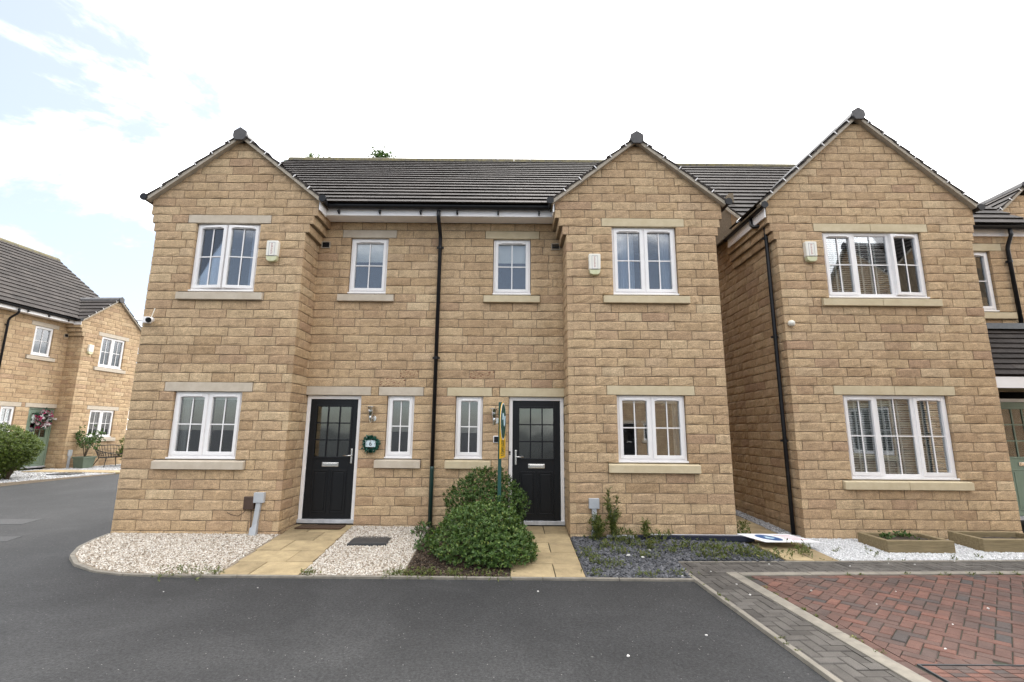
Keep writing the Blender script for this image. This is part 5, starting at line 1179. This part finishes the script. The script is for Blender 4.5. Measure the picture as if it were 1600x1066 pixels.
RB = Matrix.Rotation(BA, 4, 'Z')
m = MB(); m.tube([(cxx-.10+.2*t, -.056, czz+.02+.09*math.sin(t*7)) for t in np.linspace(0, 1, 14)], .012, 6); o = m.build('emblem', 'pale_print', root); o.rotation_euler = (0, 0, BA)
text_mesh('FOR', .13, 'sign_green', root, RB @ Matrix.Translation((cxx, -.0495, 1.405)) @ FRONT); text_mesh('SALE', .12, 'sign_green', root, RB @ Matrix.Translation((cxx, -.0495, 1.315)) @ FRONT)
m = MB(); m.box(bx0+.08, bx1-.08, -.0495, -.0485, 1.235, 1.245); m.box(bx0+.08, bx1-.08, -.0495, -.0485, 1.262, 1.270); o = m.build('small_print', 'sign_green', root); o.rotation_euler = (0, 0, BA)
bpy.data.objects.remove(bd)
# fallen agent's board lying by the wall
root = empty('fallen_sign', (3.0, -.12, -.05), label='fallen agency sign lying on its navy post, white board with blue oval', category='sign')
m = MB(); m.box(-1.10, .62, -.03, .045, -.01, .065); m.build('post', 'navy_post', root, bevel=.004)
m = MB(); m.box(-1.55, -.5, .055, .085, .0, .05); m.build('batten', 'grey_plastic', root, bevel=.003); m = MB(); m.box(-.9, .5, .046, .056, .04, .072); m.build('white_rail', 'sign_white', root)
m = MB(); m.hexa([(.42, .13, .068), (.62, -.34, .050), (1.42, -.34, .050), (1.20, .13, .068), (.42, .13, .074), (.62, -.34, .056), (1.42, -.34, .056), (1.20, .13, .074)]); m.build('board', 'sign_white', root)
q = lambda u, v: (.42+.20*v+.79*u, .13-.47*v, .0755-.018*v)
m = MB(); m.prism([q(.34+.17*math.cos(t), .5+.36*math.sin(t)) for t in np.linspace(0, 6.283, 25)[:-1]][::-1], (0, 0, 0), (0, 0, .0012)); m.build('blue_oval', 'sign_blue', root)
m = MB(); m.prism([q(.34+.06*math.cos(t)*(1+.5*math.sin(3*t)), .5+.13*math.sin(t)) for t in np.linspace(0, 6.283, 25)[:-1]][::-1], (0, 0, .0014), (0, 0, .0024)); m.build('emblem', 'pale_print', root)
for i in range(4): m = MB(); a0 = .60+.04*(i % 2); m.prism([q(a0, .2+.17*i), q(a0+.30, .2+.17*i), q(a0+.30, .23+.17*i), q(a0, .23+.17*i)][::-1], (0, 0, 0), (0, 0, .001)); m.build('printed_line', 'pink_print', root)
# things in front of the house at the left
root = empty('flower_wreath', local_left(1.73, D0-.02, 1.72), LR, label='pink and white flower wreath on the sage door', category='wreath')
n = 150; a = RNG.uniform(0, 2*np.pi, n); p = np.stack([np.cos(a)*(.22+RNG.normal(0, .05, n)), RNG.uniform(-.1, .0, n), np.sin(a)*(.24+RNG.normal(0, .05, n))], 1); d = np.stack([np.cos(a)*.5, -np.ones(n), np.sin(a)*.5], 1)+RNG.normal(0, .4, (n, 3)); d /= np.linalg.norm(d, axis=1, keepdims=True)
V, F, T = leaf_cloud(p, d, 5, .085, .8, .9, lambda P, A, t: np.repeat(RNG.random(t//5), 5)); link('petals', fast_mesh('petals', V, F, 'petal', T), root)
m = MB(); m.tube([(math.cos(t)*.22, .0, math.sin(t)*.24) for t in np.linspace(0, 6.283, 25)], .02, 6); m.build('ring', 'bark', root)
px, py, pz = local_left(2.68, -.36, -.05)
root = empty('potted_shrub', (px, py, fz(px, py)), LR, label='leggy green shrub in a square sage planter by the bay', category='potted plant'); root.scale = (.70, .70, .80)
m = MB(); m.hexa([(-.28, -.25, 0), (.28, -.25, 0), (.28, .25, 0), (-.28, .25, 0), (-.36, -.3, .50), (.36, -.3, .50), (.36, .3, .50), (-.36, .3, .50)]); m.build('box', 'sage_dark', root, bevel=.01); m = MB(); frame4(m, -.39, .39, -.33, .33, .46, .53, .06); m.v = [(x, z, y) for x, y, z in m.v]; m.build('rim', 'sage_dark', root, bevel=.006)
m = MB(); parts = []
for i in range(9):
    a = random.uniform(0, 6.28); e = (math.cos(a)*random.uniform(.2, .62), math.sin(a)*.4, random.uniform(1.0, 1.75)); m.tube([(0, 0, .4), (e[0]*.25, e[1]*.3, .9), e], [.022, .014, .005], 6)
    p = np.array(e)+RNG.normal(0, .13, (26, 3)); d = RNG.normal(size=(26, 3)); d /= np.linalg.norm(d, axis=1, keepdims=True); parts.append(leaf_cloud(p, d, 5, .10, .55, 1, lambda P, A, t: np.clip(RNG.normal(.35, .18, t), 0, 1)))
m.build('stem', 'bark', root, smooth=True); V, F, T = merge(parts); link('foliage', fast_mesh('foliage', V, F, 'leaf', T), root)
bx, by, bz = local_left(3.55, -.55, 0)
root = empty('wire_bench', (bx, by, fz(bx, by)+.02), LR, label='black wire two-seat bench in front of the bay', category='bench')
rim = [(-.68*math.cos(t)*(1 if True else 1), -.30*math.sin(t)+.0, .45+.33*(.5-.5*math.sin(t)) + .06*abs(math.cos(t))) for t in np.linspace(0, 2*math.pi, 33)]
seat = [(-.50*math.cos(t), -.20*math.sin(t)-.05, .34) for t in np.linspace(0, 2*math.pi, 33)]
m = MB(); m.tube(rim, .016, 6); m.tube(seat, .012, 6); m.build('rim', 'black_metal', root, smooth=True)
m = MB()
for i in range(0, 32): m.tube([rim[i], seat[i]], .006, 5); 
for i in range(1, 16): m.tube([seat[i], seat[32-i]], .006, 5)
for k in (.33, .66): m.tube([tuple(Vector(rim[i])*(1-k)+Vector(seat[i])*k) for i in range(33)], .006, 5)
m.build('wire_shell', 'black_metal', root)
for sx in (-1, 1):
    for sy in (-1, 1): m = MB(); m.tube([(sx*.36, sy*.14-.05, .34), (sx*.52, sy*.24-.05, 0)], .013, 6); m.build('leg', 'black_metal', root)
duct_l = local_left(2.40, -.03, 0.0)
root = empty('cable_duct', (duct_l[0], duct_l[1], duct_l[2]-.1), LR, label='grey cable duct on the house at the left behind the potted shrub', category='cable duct', group='grey cable ducts at the wall foot')
m = MB(); m.box(-.07, .07, -.04, .01, .5, .72); m.build('cover_box', 'grey_plastic', root, bevel=.006); m = MB(); m.box(-.035, .035, -.035, .01, -.05, .5); m.build('trunking', 'grey_plastic', root)
